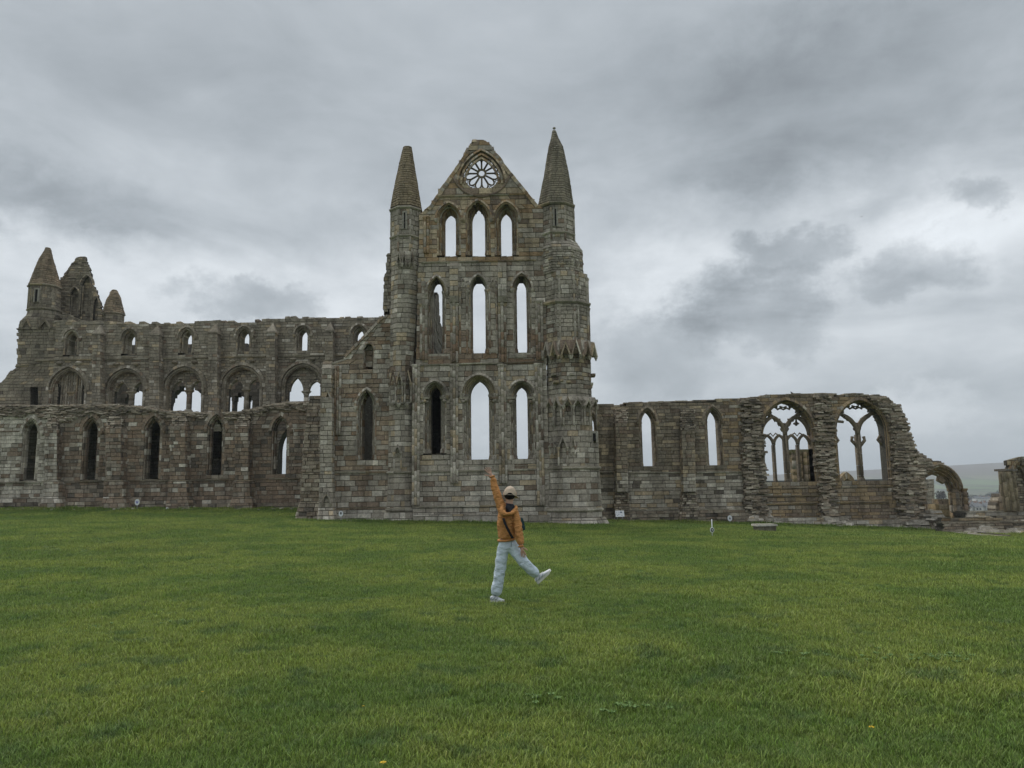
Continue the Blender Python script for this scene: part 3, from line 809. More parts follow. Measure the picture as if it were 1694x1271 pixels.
# ragged masonry left of the upper turret
q = [(634.5, 521), (634.6, 500), (635.5, 470), (636, 456), (639, 448), (639, 425), (642.5, 419), (650, 417), (652, 521), (643, 514)]
masonry(tr, wallM(TY + .9), [XZ(x, y, TY + .9) for x, y in q], [], .9, (.16, .24), (.25, .5), t_turret, .05, .05)

# ---- right turret: wider, with the stair stage
cyR = TY + .75
rt = MB()
otower(rt, [(893, 1016, 905), (899, 1008, 869), (903, 1001, 857)], cyR, (.2, .3), (.4, .9), t_plinth, proud=.07)
otower(rt, [(900, 996, 857), (902, 994.5, 818), (902, 991.5, 776)], cyR, (.25, .33), (.4, .8), t_turret)
otower(rt, [(902, 991.5, 776), (903, 989, 712)], cyR, (.25, .33), (.35, .7), t_turret)
otower(rt, [(904, 980, 712), (905, 977, 600), (905, 976, 586)], cyR, (.22, .3), (.3, .6), t_turret)
otower(rt, [(897, 974, 586), (897, 973, 500), (895, 971, 448)], cyR, (.22, .3), (.3, .55), t_turret)
otower(rt, [(892, 964, 450), (890, 963, 408)], cyR, (.12, .2), (.2, .5), t_turret, proud=.06)
otower(rt, [(889, 962.5, 408), (893, 952, 394)], cyR, (.2, .2), (.5, .8), t_turret)
otower(rt, [(893.5, 948.5, 400), (893, 948.5, 335)], cyR - .15, (.24, .3), (.3, .5), t_turret)
rtp = tr.part(rt, 'turret', label='taller right turret with a sharp spire')
sp = MB(); otower(sp, [(889.5, 948.5, 331.5), (899, 941.5, 285), (907, 931.5, 240), (911.5, 923.5, 226), (914, 919.5, 215)], cyR - .15, (.13, .17), (.25, .4), t_spire, proud=.018)
sp.lathe((XZ(916.5, 214, cyR)[0], cyR - .15, XZ(916.5, 216, cyR)[1]), [(.06, 0), (.1, .04), (.09, .1), (.02, .14)], 6, GREY)
tr.part(sp, 'spire', rtp)
for xl, xr, y, cy in ((891, 948.5, 336.5, cyR - .15), (892.5, 949, 385.5, cyR - .15), (893, 974.5, 500, cyR), (902, 992, 776, cyR), (900, 996, 846, cyR)):
    bd = MB(); p, z = octa(xl, xr, y, cy); ring(bd, p, z, .17, .1, t_turret); tr.part(bd, 'moulded_band', rtp)
for (xl, xr, ya, yb, cy) in ((893.2, 948.5, 338, 396, cyR - .15), (896.5, 972, 455, 500, cyR), (897.5, 974, 505, 586, cyR)):
    pl, z1 = octa(xl, xr, ya, cy); _, z0 = octa(xl, xr, yb, cy)
    for k in range(4, 8):
        for off in ((-.12, .12) if yb > 450 else (0,)):
            nx_ = pl[k - 1] if off < 0 else pl[(k + 1) % 8]; L = math.dist(pl[k], nx_) or 1
            x_, y_ = pl[k][0] + (nx_[0] - pl[k][0]) * abs(off) / L, pl[k][1] + (nx_[1] - pl[k][1]) * abs(off) / L
            q = MB(); shaft(q, x_, y_, z0, z1 - .2, .06, t_turret, 6, .5)
            if yb > 450: capital(q, x_, y_, z1 - .27, .05, t_turret, 6)
            tr.part(q, 'corner_roll', rtp)
slit(tr, 918.5, 346, 373, cyR - 1.13, .09, rtp); slit(tr, 957.5, 780, 805, cyR - 1.36, .13, rtp); slit(tr, 950.5, 681, 697, cyR - 1.15, .07, rtp); slit(tr, 983, 717, 730, cyR - .95, .16, rtp)
def ring_canopies(R, par, xl, xr, y, cy, wm, hm_, per=2, out=.2, ks=(4, 5, 6), drop=.0, slab=True, leg=0.):
    p, z = octa(xl, xr, y, cy)
    for k in ks:
        a, b = V(*p[k], z), V(*p[(k + 1) % 8], z); nr = (b - a).cross(V(0, 0, 1)).normalized(); L = (b - a).length
        for i in range(per):
            c = a.lerp(b, (i + .5) / per); q = MB(); gablet(q, c, nr, L / per * wm, hm_ * rnd.uniform(.85, 1.1), out, t_turret, leg)
            if slab:
                tx = (b - a).normalized(); w = L / per * .5
                for zz, ww in ((hm_ * .55, w),):
                    f = [c - tx * ww + nr * out * .5 + V(0, 0, zz * .2), c + tx * ww + nr * out * .5 + V(0, 0, zz * .2), c + tx * ww + V(0, 0, zz * 1.9), c - tx * ww + V(0, 0, zz * 1.9)]
                    bb = [v - nr * .15 for v in f]; q.hexa([f[0] + V(0, 0, .22), f[1] + V(0, 0, .22), f[2], f[3]], [v - nr * .12 for v in f], t_turret(c), .015)
            R.part(q, 'canopy', par)
ring_canopies(tr, rtp, 900, 983, 588, cyR, 1.0, .85, 2, .28)
ring_canopies(tr, rtp, 904, 985, 671, cyR, .95, .5, 2, .22, leg=1.1)
ring_canopies(tr, rtp, 895, 962, 434, cyR, .62, .75, 2, .1, slab=False, leg=.2)
niche_row(tr, rtp, (931,), 740, cyR - 1.45, 17, 21, leg=1.0); niche_row(tr, rtp, (913, 948), 738, cyR - 1.42, 8, 18, leg=.5)
q = MB()
for x, y in ((916, 620), (946, 620), (981, 621), (920, 632), (929, 630), (940, 632), (978, 636), (977, 640), (979, 661), (984, 664)):
    cx, z = XZ(x, y, cyR - 1.15 if x < 950 else cyR - .3); s = rnd.uniform(.09, .17); yy = cyR - (1.2 if x < 950 else .4)
    q.hexa([V(cx - s, yy - .12, z - .06), V(cx + s, yy - .12, z - .06), V(cx + s, yy - .14, z + .07), V(cx - s, yy - .14, z + .07)], [V(cx - s, yy + .5, z - .08), V(cx + s, yy + .5, z - .08), V(cx + s, yy + .5, z + .07), V(cx - s, yy + .5, z + .07)], t_turret(V(cx, yy, z)), .02)
tr.part(q, 'corbel', rtp)

# ---- western stub bay with its lancet and corner buttress
SY = TY + .35; S = wallM(SY)
sx = lambda x, y: XZ(x, y, SY)
def t_stub(p): 
    return pick([(7, GREY), (4, (.31, .25, .185)), (2, BROWN), (1.5, RUST), (1.5, PALE)])
poly = [(sx(536, 800)[0], -1), (sx(646, 800)[0], -1), sx(650, 512), sx(641, 519), sx(634, 523), sx(575, 586), sx(566, 596), sx(536, 598)]
h1, _ = window(tr, S, SY, 606.7, 672, 16.5, 645, 761.5, (607.5, 672, 8.4, 650), 1.3, t_stub, 3, .7, hd=(.13, .13), r=.05)
h2, _ = window(tr, S, SY, 610, 580, 8.5, 568, 611, (610.5, 580, 6.2, 569), 1.2, t_stub, 2, .4, shafts=False, hd=(.1, .08))
masonry(tr, S, poly, [h1, h2], 1.3, (.22, .32), (.32, .75), t_stub, .035, .05)
q = MB(); x0, z0 = XZ(604.5, 607.5, SY + .5); x1, z1 = XZ(616.5, 571, SY + .5)   # the blocking of the little window
for i in range(4): q.box((x0 + rnd.uniform(-.02, .1), SY + .45, z0 + (z1 - z0) * i / 4 + .02), (x1, SY + .8, z0 + (z1 - z0) * (i + 1) / 4 - .01), t_stub(V(0, 0, 0)))
tr.part(q, 'blocking')
q = MB(); a, b = sx(572, 589), sx(636, 522)
for i in range(12):
    t0, t1 = i / 12, (i + 1) / 12 - .01; f = [V(a[0] + (b[0] - a[0]) * t0, SY - .1, a[1] + (b[1] - a[1]) * t0 - .12), V(a[0] + (b[0] - a[0]) * t1, SY - .1, a[1] + (b[1] - a[1]) * t1 - .12), V(a[0] + (b[0] - a[0]) * t1 - .07, SY - .06, a[1] + (b[1] - a[1]) * t1 + .03), V(a[0] + (b[0] - a[0]) * t0 - .07, SY - .06, a[1] + (b[1] - a[1]) * t0 + .03)]
    q.hexa(f, [v + V(0, 1.3, 0) for v in f], t_stub(f[0]), .01)
tr.part(q, 'roof_weathering')
strings(tr, S, SY, [(530, 780.5, 643, 780.5), (548, 842, 640, 840)], tf=t_stub, h=.16, d=.12)
masonry(tr, wallM(SY - .14), [(sx(540, 860)[0], -1), (sx(640, 860)[0], -1), sx(640, 843), sx(545, 845)], [], .3, (.2, .3), (.4, .9), t_plinth, .06, .03)
bt = MB()
def sq(xl, xr, y, Yf, dpt): 
    a = XZ(xl, y, Yf); return rect(a[0], XZ(xr, y, Yf)[0], Yf, Yf + dpt), a[1]
def rtower(mb, secs, dpt, ch, cw, tf, **kw):
    L = [sq(xl, xr, y, Yf, dpt) for xl, xr, y, Yf in secs]
    for (p0, z0), (p1, z1) in zip(L, L[1:]): tower(None, p0, z0, z1, ch, cw, tf, mb, top=p1, **kw)
rtower(bt, [(522, 556, 900, SY - 1.1), (524, 552, 862, SY - 1.0), (527, 551, 840, SY - .7), (529, 549, 780, SY - .6), (530, 549, 657, SY - .6)], 1.2, (.22, .3), (.35, .6), t_turret)
rtower(bt, [(532, 548, 657, SY - .4), (532.5, 548, 610, SY - .4), (535, 548, 598, SY - .05)], 1., (.22, .3), (.35, .6), t_turret)
tr.part(bt, 'buttress')
niche_row(tr, None, (543,), 660, SY - .45, 10, 14); niche_row(tr, None, (540,), 832, SY - .8, 17, 24, out=.05)
for x in (555, 559, 563):
    q = MB(); cx = sx(x, 650)[0]; shaft(q, cx, SY - .06, sx(x, 720)[1], sx(x, 606)[1], .07, t_stub); tr.part(q, 'shaft')
bt = MB()   # broken end of the aisle wall, returning away from the lawn
rtower(bt, [(478, 540, 905, SY + .2), (487, 538, 862, SY + .4), (497, 535, 830, SY + .7), (500, 533, 782, SY + .8), (504, 533, 720, SY + 1.), (508, 533, 690, SY + 1.2), (512, 533, 655, SY + 1.4)], 2.5, (.16, .26), (.3, .6), t_rubble, proud=.09)
tr.part(bt, 'broken_wall_end')
# west wall of the transept, interior shade put into its dark stone colours
wm = lambda u, z, d: Vector((-5.75 - d, TY + 1.6 + (18 - u), z))
zt = P(722, 500, 57).z
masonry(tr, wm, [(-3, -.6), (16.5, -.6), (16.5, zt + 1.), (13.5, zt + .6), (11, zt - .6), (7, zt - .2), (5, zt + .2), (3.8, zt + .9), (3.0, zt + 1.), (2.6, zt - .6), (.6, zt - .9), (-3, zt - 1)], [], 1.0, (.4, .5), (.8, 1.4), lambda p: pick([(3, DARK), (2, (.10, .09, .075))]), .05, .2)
# closed dark box added behind the western lancets to keep light out
q = MB(); zc_ = XZ(720, 607, 43.7)[1]; q.box((-10.4, 43.75, zc_), (-3.3, 50, zc_ + .4), DARK); tr.part(q, 'shade_vault_slab')
q = MB(); q.box((-3.7, 43.75, -1), (-3.3, 50, zc_), DARK); tr.part(q, 'added_shade_wall')
q = MB(); q.box((-10.4, 49.6, -1), (-3.7, 50, zc_), DARK); tr.part(q, 'added_shade_wall')
tr.finish(300)

# ================================================================== nave clerestory
NY = 57.0; Nn = wallM(NY); nx_ = lambda x, y: XZ(x, y, NY)
nv = Ruin('nave_wall', (-20, NY, .9), 'long roofless nave wall with small clerestory windows above wide round gallery arches', 'ruined wall')
top = [(92, 532), (101, 530.5), (130, 532), (170, 534.5), (205, 535), (240, 534), (280, 535.5), (320, 534), (352, 532.5), (400, 531), (430, 530.5), (449, 530), (450, 526.5), (500, 526), (520, 526.5), (560, 526), (600, 525.5), (637, 524), (646, 524)]
poly = [(nx_(28, 700)[0], -.5), (nx_(668, 700)[0], -.5), nx_(668, 524)] + [nx_(*p) for p in top[::-1]] + [nx_(90, 590)]
poly[0] = (nx_(88, 700)[0], -.5)
holes = []
for (x, ya, yb) in ((119, 545, 588), (214.8, 544, 586), (308.8, 542, 585), (403.8, 540.5, 583), (501, 538.5, 581), (594, 537.5, 584)):
    h, _ = window(nv, Nn, NY, x, ya + 15, 13, ya, yb, (x + (3.5 if x < 450 else 2), ya + 20, 6.4, ya + 9), 1.1, t_nave, 2, .55, shafts=True, hd=(.16, .12), r=.05, seg=4, name='clerestory_window'); holes.append(h)
GA = [(112, 607, 646, 32), (207.5, 609, 645, 33.5), (304, 606, 643, 34.5), (400, 604, 641, 35), (500, 601, 639, 35.5)]
for n_, (x, yt, ysp, hwp) in enumerate(GA):
    cx, zs = nx_(x, ysp); hw = (nx_(x + hwp, ysp)[0] - nx_(x - hwp, ysp)[0]) / 2; rise = min(nx_(x, yt)[1] - zs, hw * 1.0); rise = nx_(x, yt)[1] - zs
    zb = nx_(x, 684)[1]
    if rise < hw: zs -= hw - rise; rise = hw
    hole = arch_poly(cx, zb, zs, hw, rise, 10); holes.append(hole)
    A = [(cx - hw, zb)] + arch(cx, zs, hw, rise, 8) + [(cx + hw, zb)]; B = [(cx - hw + .28, zb)] + arch(cx, zs, hw - .28, rise - .28, 8) + [(cx + hw - .28, zb)]
    A2 = [(cx + (a - cx) * 1.1, b + (.12 if b > zs else 0)) for a, b in A]
    ar = MB(); order(ar, Nn, A2, B, .1, .6, t_nave)
    hood(ar, Nn, cx, zs, hw - .02, rise - .02, .2, .13, t_nave, 9)
    ap = nv.part(ar, 'gallery_arch')
    q = MB(); q.tube([Nn(p[0], p[1], .08) for p in arch(cx, zs, hw - .12, rise - .12, 9)], .09, 6, t_nave(V(cx, NY, zs))); nv.part(q, 'roll_moulding', ap)
    for s in (-1, 1):
        q = MB(); shaft(q, cx + s * (hw - .12), NY + .08, zb, zs - .2, .1, t_nave, 6); capital(q, cx + s * (hw - .12), NY + .08, zs - .25, .1, t_nave, 6); nv.part(q, 'colonnette', ap)
    # recessed screen of two pointed sub-arches on a central column
    Yi = NY + .55; Mi = wallM(Yi); cq = cx + (.15 if n_ else 0); sh_ = (hw - .2) / 2 - .10
    subs = []
    sp_z = zs - .05 if n_ != 4 else zs - .3
    for s in (-1, 1):
        c2 = cq + s * (sh_ + .12); rz = min(sh_ * 1.35, zs + rise - sp_z - .5)
        if n_ == 4 and s < 0: rz = min(rz * 1.35, zs + rise - sp_z - .3)
        subs.append(arch_poly(c2, zb - .1, sp_z, sh_, rz, 8))
        q = MB(); o = arch(c2, sp_z, sh_ + .02, rz + .02, 6); i = arch(c2, sp_z, sh_ - .1, rz - .1, 6); order(q, Mi, o, i, -.05, .4, t_nave); nv.part(q, 'sub_arch', ap)
    if n_ == 0: subs = []
    masonry(nv, Mi, arch_poly(cx, zb, zs, hw - .1, rise - .1, 10), subs if n_ else [[(cx - 1.1, zb - 1), (cx - .85, zb - 1), (cx - .85, zs + .5), (cx - 1.1, zs + .3)], [(cx + .75, zb - 1), (cx + 1.1, zb - 1), (cx + 1.1, zs + .4), (cx + .75, zs + .9)]], .4, (.2, .26), (.3, .6), t_nave, .02, .0)
    q = MB(); shaft(q, cq, Yi + .1, zb + .3, sp_z - .1, .19, t_nave, 8, .6); capital(q, cq, Yi + .1, sp_z - .3, .2, t_nave, 8); base(q, cq, Yi + .1, zb + .1, .2, t_nave, 8)
    q2 = nv.part(q, 'column', ap)
    if n_ == 0:
        for k in range(9): 
            q = MB(); shaft(q, cx - .75 + k * .19, Yi - .05 + .06 * (k % 2), zb, zs + 1.2, .075, t_nave, 6, .5); nv.part(q, 'shaft', ap)
    # carved stones above the arch
    for s in (-1, 1):
        q = MB(); c3, z3 = cx + s * .75, nx_(x, yt - 6)[1]; q.lathe((c3, NY - .04, z3), [(.06, -.16), (.2, -.08), (.26, .02), (.2, .1)], 7, t_nave(V(0, 0, 0)), False); nv.part(q, 'corbel')
# arch of the nave arcade below, seen through the last aisle window
hole = arch_poly(nx_(497, 760)[0], -.6, nx_(500, 745)[1], 1.72, 2.3, 8); holes.append(hole)
masonry(nv, Nn, poly, holes, 1.2, (.2, .27), (.35, .7), t_nave, .025, .07)
strings(nv, Nn, NY, [(58, 596, 152, 594.6), (170, 594.6, 247, 593.2), (268, 593, 344, 591.5), (364, 591, 440, 590), (459, 589.5, 537, 588), (555, 587.5, 575, 587)], tf=t_nave, h=.15, d=.13)
for (xl, xr, yt) in ((152, 169, 554), (246.7, 267, 555.5), (344, 363, 552.5), (440, 458.5, 551.5), (537, 554, 549.5)):
    b_ = MB(); d = .75; xr2 = xl + (xr - xl) * .80
    rtower(b_, [(xl, xr2, 690, NY - d), (xl, xr2, 597, NY - d), (xl + .6, xr2 - .0, 596, NY - d * .93), (xl + .6, xr2, yt, NY - d * .93)], d + .05, (.2, .27), (.35, .7), t_nave, skip=(2,))
    pl, z = sq(xl - .5, xr2 + .8, yt, NY - d, d + .1); tower(None, pl, z, z + .14, (.2, .2), (.9, 1.2), t_nave, b_)
    zt_ = XZ(xl, yt - 15, NY)[1]; cx = (pl[0][0] + pl[1][0]) / 2
    b_.add([(pl[0][0], NY - d, z + .14), (pl[1][0], NY - d, z + .14), (pl[1][0], NY, z + .14), (pl[0][0], NY, z + .14), (cx, NY - .3, zt_), (cx, NY + .02, zt_)], [(0, 1, 4), (1, 2, 5, 4), (0, 4, 5, 3)], t_nave(V(0, 0, 0)))
    nv.part(b_, 'buttress')
# battered coping stones on the wall head
q = MB()
for (xa, ya), (xb, yb) in zip(top, top[1:]):
    (u0, z0), (u1, z1) = nx_(xa, ya), nx_(xb, yb); k = max(1, int((u1 - u0) / .45))
    for i in range(k):
        if rnd.random() < .35: continue
        u = u0 + (u1 - u0) * (i + .5) / k; z = z0 + (z1 - z0) * (i + .5) / k; s = rnd.uniform(.15, .32); h = rnd.uniform(.05, .16)
        q.hexa([V(u - s, NY - rnd.uniform(-.05, .1), z - .1), V(u + s, NY - rnd.uniform(-.05, .1), z - .1), V(u + s * .9, NY, z + h), V(u - s * .9, NY, z + h * .8)], [V(u - s, NY + 1, z - .1), V(u + s, NY + 1, z - .1), V(u + s * .9, NY + 1, z + h), V(u - s * .9, NY + 1, z + h * .8)], t_nave(V(0, 0, 0)), .02)
nv.part(q, 'cap_stone', kind='stuff')
# vault over the aisle keeps it dark behind the lancets
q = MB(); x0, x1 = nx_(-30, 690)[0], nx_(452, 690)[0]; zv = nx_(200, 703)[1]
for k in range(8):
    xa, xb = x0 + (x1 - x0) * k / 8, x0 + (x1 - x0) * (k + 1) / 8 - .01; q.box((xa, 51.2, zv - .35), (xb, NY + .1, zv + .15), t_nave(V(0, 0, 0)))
nv.part(q, 'shade_vault_slab')
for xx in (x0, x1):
    q = MB(); q.box((xx - .3, 51.25, -.5), (xx, NY, zv - .35), DARK); nv.part(q, 'added_shade_wall')  # unseen end walls added to stop light entering the aisle
# the arcade on the far side of the nave, showing through the openings, its tones darkened to stand for shade
fy = 68.0; fm = wallM(fy); fp = lambda x, y: XZ(x, y, fy); hs = []
for (c_, h_, ya, ys) in ((224, 19, 641, 672), (308, 30, 636, 676), (376.5, 7.5, 652, 665), (396, 9.5, 651, 666), (413, 4.5, 656, 664)):
    a_ = fp(c_, ys); hw_ = fp(c_ + h_, ys)[0] - a_[0]; hs.append(arch_poly(a_[0], fp(c_, 700)[1], a_[1], hw_, fp(c_, ya)[1] - a_[1], 6))
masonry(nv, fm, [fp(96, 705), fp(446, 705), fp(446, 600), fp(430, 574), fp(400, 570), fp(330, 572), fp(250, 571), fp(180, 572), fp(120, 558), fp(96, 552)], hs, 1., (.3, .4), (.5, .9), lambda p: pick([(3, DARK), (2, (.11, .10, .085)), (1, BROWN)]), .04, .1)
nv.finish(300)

# ================================================================== west front at the far left
WY = 58.5; wxz = lambda x, y, Y=WY: XZ(x, y, Y)
wf = Ruin('west_front', (-34, WY, 1.0), 'ruined west front beyond the nave with a conical turret and broken gable', 'abbey ruin')
W = wallM(WY - 1.2); wx = lambda x, y: XZ(x, y, WY - 1.2)
poly = [(wx(-60, 800)[0], -.5), (wx(96, 800)[0], -.5), wx(96, 530), wx(40, 530), wx(33, 536), wx(29, 545), wx(28.5, 606), wx(20, 612), wx(13, 620), wx(6, 630), wx(-3, 636), wx(-30, 640), wx(-60, 640)]
door = [wx(50, 690), wx(62.8, 690), wx(62.8, 641), wx(50, 641)]
masonry(wf, W, poly, [door], 1.6, (.2, .27), (.35, .7), t_west, .03, .08)
q = MB(); otower(q, [(30, 100, 545), (33, 102, 528), (44, 104, 518), (46, 103, 512)], WY, (.2, .28), (.3, .6), t_west); otower(q, [(48, 101, 512), (48, 101, 472)], WY, (.22, .28), (.3, .5), t_west)
tp = wf.part(q, 'turret', label='stout turret under a tall conical cap')
q = MB(); otower(q, [(46, 103.5, 470), (58, 94, 440), (66, 88, 424), (73, 85.5, 414), (75, 83.5, 409)], WY, (.15, .2), (.3, .5), t_cone, proud=.03); wf.part(q, 'cone_cap', tp)
q = MB(); p, z = octa(47, 102.5, 471, WY); ring(q, p, z, .16, .1, t_west); p, z = octa(46, 103, 511, WY); ring(q, p, z, .2, .12, t_west); wf.part(q, 'moulded_band', tp)
pl, z1 = octa(48, 101, 473, WY); _, z0 = octa(48, 101, 508, WY)
for k in range(4, 8):
    for off in (-.25, -.1, .1, .25):
        nb = pl[k - 1] if off < 0 else pl[(k + 1) % 8]; L = math.dist(pl[k], nb); a = abs(off) / L
        q = MB(); shaft(q, pl[k][0] + (nb[0] - pl[k][0]) * a, pl[k][1] + (nb[1] - pl[k][1]) * a, z0, z1, .06, t_west, 6); wf.part(q, 'colonnette', tp)
slit(wf, 61, 479, 498, WY - 1.18, .2, tp)
q = MB()
for x in (45, 75):
    cx, z = XZ(x, 541, WY - 1.25); gablet(q, (cx, WY - 1.25, z), (0, -1), .7 if x < 60 else .9, .7, .15, t_west)
wf.part(q, 'canopy')
strings(wf, W, WY - 1.2, [(28, 544, 68, 544.5), (27, 606, 60, 602)], tf=t_west)
# gable fragment
GY = WY + 1.3; Gm = wallM(GY); gg = lambda x, y: XZ(x, y, GY)
poly = [gg(96, 545), gg(174, 545), gg(170, 520), gg(163.4, 495), gg(157, 478), gg(151, 460), gg(147, 444), gg(143, 434), gg(140.5, 424.5), (gg(136, 424.5)), gg(128, 425), gg(119, 437), gg(110, 449), gg(101, 460), gg(96, 468)]
h1 = arch_poly(gg(143, 500)[0], gg(143, 532)[1], gg(143, 470)[1], .42, .75); h2 = arch_poly(gg(123, 500)[0], gg(143, 524)[1], gg(143, 487)[1], .36, .6); h3 = arch_poly(gg(159, 500)[0], gg(143, 536)[1], gg(143, 503)[1], .2, .55)
h1 = arch_poly(gg(143.5, 500)[0], gg(143, 534)[1], gg(143, 472)[1], .5, .85)
masonry(wf, Gm, poly, [h1, h2, h3], .3, (.1, .16), (.25, .6), t_west, .07, .06)
masonry(wf, wallM(GY + .4), [gg(112, 540), gg(162, 540), gg(159, 500), gg(146, 470), gg(140, 445), gg(130, 462), gg(113, 475)], [[gg(131.3, 484), gg(132.6, 484), gg(132.6, 471), gg(131.6, 471)]], .4, (.2, .3), (.4, .7), t_west, .03, .03)
q = MB()
for (x, ya, hwp) in ((143.5, 472, .5), (123, 487, .36)):
    cx, zs = gg(x, ya); hood(q, Gm, cx, zs, hwp, hwp * 1.65, .12, .12, t_west)
    for s in (-1, 1): shaft(q, cx + s * hwp * .85, GY + .2, gg(x, 534)[1], zs, .09, t_west, 6)
wf.part(q, 'arch_moulding')
q = MB(); otower(q, [(172, 205, 545), (171, 206, 518)], WY + 1.5, (.2, .26), (.3, .5), t_west); t2 = wf.part(q, 'turret', label='small domed turret with a broken top')
q = MB(); otower(q, [(169, 207.5, 517), (173, 203, 503), (178, 200, 491), (184, 195, 481), (186, 193, 479)], WY + 1.5, (.15, .2), (.3, .5), t_cone, proud=.05); wf.part(q, 'cone_cap', t2)
q = MB(); p, z = octa(170, 206, 518, WY + 1.5); ring(q, p, z, .15, .1, t_west); wf.part(q, 'moulded_band', t2)
poly = [wx(92, 545), wx(178, 545), wx(178, 534), wx(150, 533), wx(128, 528), wx(110, 518), wx(96, 514), wx(90, 512)]
masonry(wf, wallM(WY - .3), poly, [], 1.2, (.12, .18), (.25, .5), t_west, .12, .1)
wf.finish(280)

# ================================================================== nave aisle wall
AY = 50.0; A_ = wallM(AY); axz = lambda x, y: XZ(x, y, AY)
al = Ruin('aisle_wall', (-24, AY, .9), 'low dark red-brown aisle wall with five tall black lancets and a ragged top', 'ruined wall')
top = [(-60, 672), (0, 671), (60, 672), (120, 671), (180, 670), (230, 673), (270, 681), (330, 683.5), (390, 683), (425, 676), (460, 668), (500, 667), (540, 664)]
poly = [(axz(-60, 800)[0], -.3), (axz(540, 800)[0], -.5), axz(540, 664)] + [axz(*p) for p in top[::-1]]
holes = []
for (x, lx, lhw, yap, ylap, yb) in ((52, 51, 8.6, 692, 700, 794), (151.4, 151.5, 8.3, 689, 698, 794), (254, 256, 8.3, 688, 697, 793), (357.5, 358.5, 8.7, 685.5, 694, 788), (464, 464.5, 9., 688, 695, 787)):
    h, wn = window(al, A_, AY, x + .5, yap + 24.5, 14.6, yap, yb, (lx + 1, yap + 25, lhw, ylap), .6, t_aisle, 2, .5, shafts=False, hd=(.22, .1)); holes.append(h)
    if x == 357.5:
        (x0, z0), (x1, z1) = XZ(349, 714, AY + .7), XZ(368, 694, AY + .7); q = MB(); q.add([tuple(V(a, AY + .75, b)) for a, b in arch_poly((x0 + x1) / 2, z0, z0 + .1, (x1 - x0) / 2, z1 - z0, 6)], [tuple(range(15))], t_nave(V(0, 0, 0)))
        q2 = MB(); o = arch((x0 + x1) / 2, z0, (x1 - x0) / 2, (z1 - z0), 6)
        for k in range(5):
            zz = z0 + (z1 - z0) * k / 5; q2.box((x0 + .03 * k * k, AY + .6, zz), (x1 - .03 * k * k, AY + .9, zz + (z1 - z0) / 5 - .02), t_nave(V(0, 0, 0)))
        al.part(q2, 'blocking', wn)
        q = MB(); zc = axz(357, 761)[1]; q.box((x0, AY + .8, zc), (x1, AY + .86, zc + .07), DARK); zc2 = axz(357, 775)[1]; q.box((x0, AY + .8, zc2), (x1, AY + .84, zc2 + .04), DARK)
        for xx in (x0 + .22, x0 + .42): q.box((xx, AY + .81, axz(357, 788)[1]), (xx + .03, AY + .84, zc), DARK)
        al.part(q, 'grille', wn)
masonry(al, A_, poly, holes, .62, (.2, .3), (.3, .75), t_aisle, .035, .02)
strings(al, A_, AY, [(-50, 798.5, 74, 797.5), (100, 797, 175, 796), (208, 795.5, 282, 794.5), (314, 794, 389, 793), (418, 792.5, 500, 791)], tf=t_aisle, h=.14, d=.12)
strings(al, A_, AY, [(-50, 714, 36, 713.5), (68, 713.5, 136, 713), (166, 713, 240, 712), (271, 711.5, 342, 710.5), (374, 710, 448, 709), (480, 708.5, 512, 708)], tf=t_aisle, h=.1, d=.07)
masonry(al, wallM(AY - .16), [(axz(-60, 800)[0], -.3), (axz(505, 800)[0], -.5), axz(505, 820), axz(-60, 824)], [], .3, (.22, .3), (.4, 1.), t_aisle, .05, .02)
masonry(al, wallM(AY - .38), [(axz(-60, 800)[0], -.3), (axz(500, 800)[0], -.5), axz(500, 831), axz(420, 829), axz(300, 831), axz(180, 829), axz(60, 833), axz(-60, 832)], [], .4, (.15, .25), (.3, .8), t_rubble, .12, .04)
for (xl, xr, yt, d, lean) in ((74, 99, 712, .5, 0), (175, 206, 709, .8, 0), (281.5, 312, 705, .85, 0), (389, 416, 706, .85, 0)):
    b_ = MB(); xr2 = xl + (xr - xl) * .80
    rtower(b_, [(xl - 8, xr2 + 7, 870, AY - d - .65), (xl - 7, xr2 + 6, 833, AY - d - .5), (xl - 4, xr2 + 3, 822, AY - d - .25), (xl - 3, xr2 + 2, 797, AY - d - .2), (xl, xr2, 794, AY - d), (xl, xr2, yt, AY - d)], d + .7, (.2, .3), (.3, .6), t_aisle, skip=(2,), proud=.05)
    rtower(b_, [(xl + 2, xr2 - 1, yt, AY - d * .7), (xl + 4, xr2, yt - 10, AY - d * .5), (xl + 7, xr2, yt - 20, AY - d * .1)], d, (.1, .18), (.2, .4), t_rubble, skip=(2,), proud=.14)
    al.part(b_, 'buttress')
# collapsed rubble core along the top
q = MB(); tops = lambda x: interp(x, top)
for i in range(2300):
    x = rnd.uniform(-55, 530); b = (interp(x, [(-60, 30), (60, 26), (110, 38), (150, 18), (200, 24), (240, 14), (300, 12), (420, 12), (500, 18), (540, 10)])) 
    t = rnd.random() ** 1.3; y = tops(x) + t * b * (.7 + .5 * mnoise.noise(Vector((x * .03, 0, 1)))); u, z = axz(x, y - 1)
    if any(math.hypot(x - cx, (y - cy) * .8) < 23 for cx, cy in ((52, 712), (152, 711), (254, 709), (357, 706), (464, 707))): continue
    s = rnd.uniform(.1, .26); h = rnd.uniform(.05, .11); d = rnd.uniform(0, .2); a = rnd.uniform(-.18, .18)
    f = [V(u - s, AY - d, z - h - a * s), V(u + s, AY - d - rnd.uniform(-.06, .06), z - h + a * s), V(u + s * .9, AY - d + .03, z + a * s), V(u - s * .9, AY - d + .03, z - a * s)]
    q.hexa(f, [v + V(0, .5, 0) for v in f], t_rubble(f[0]), .015)
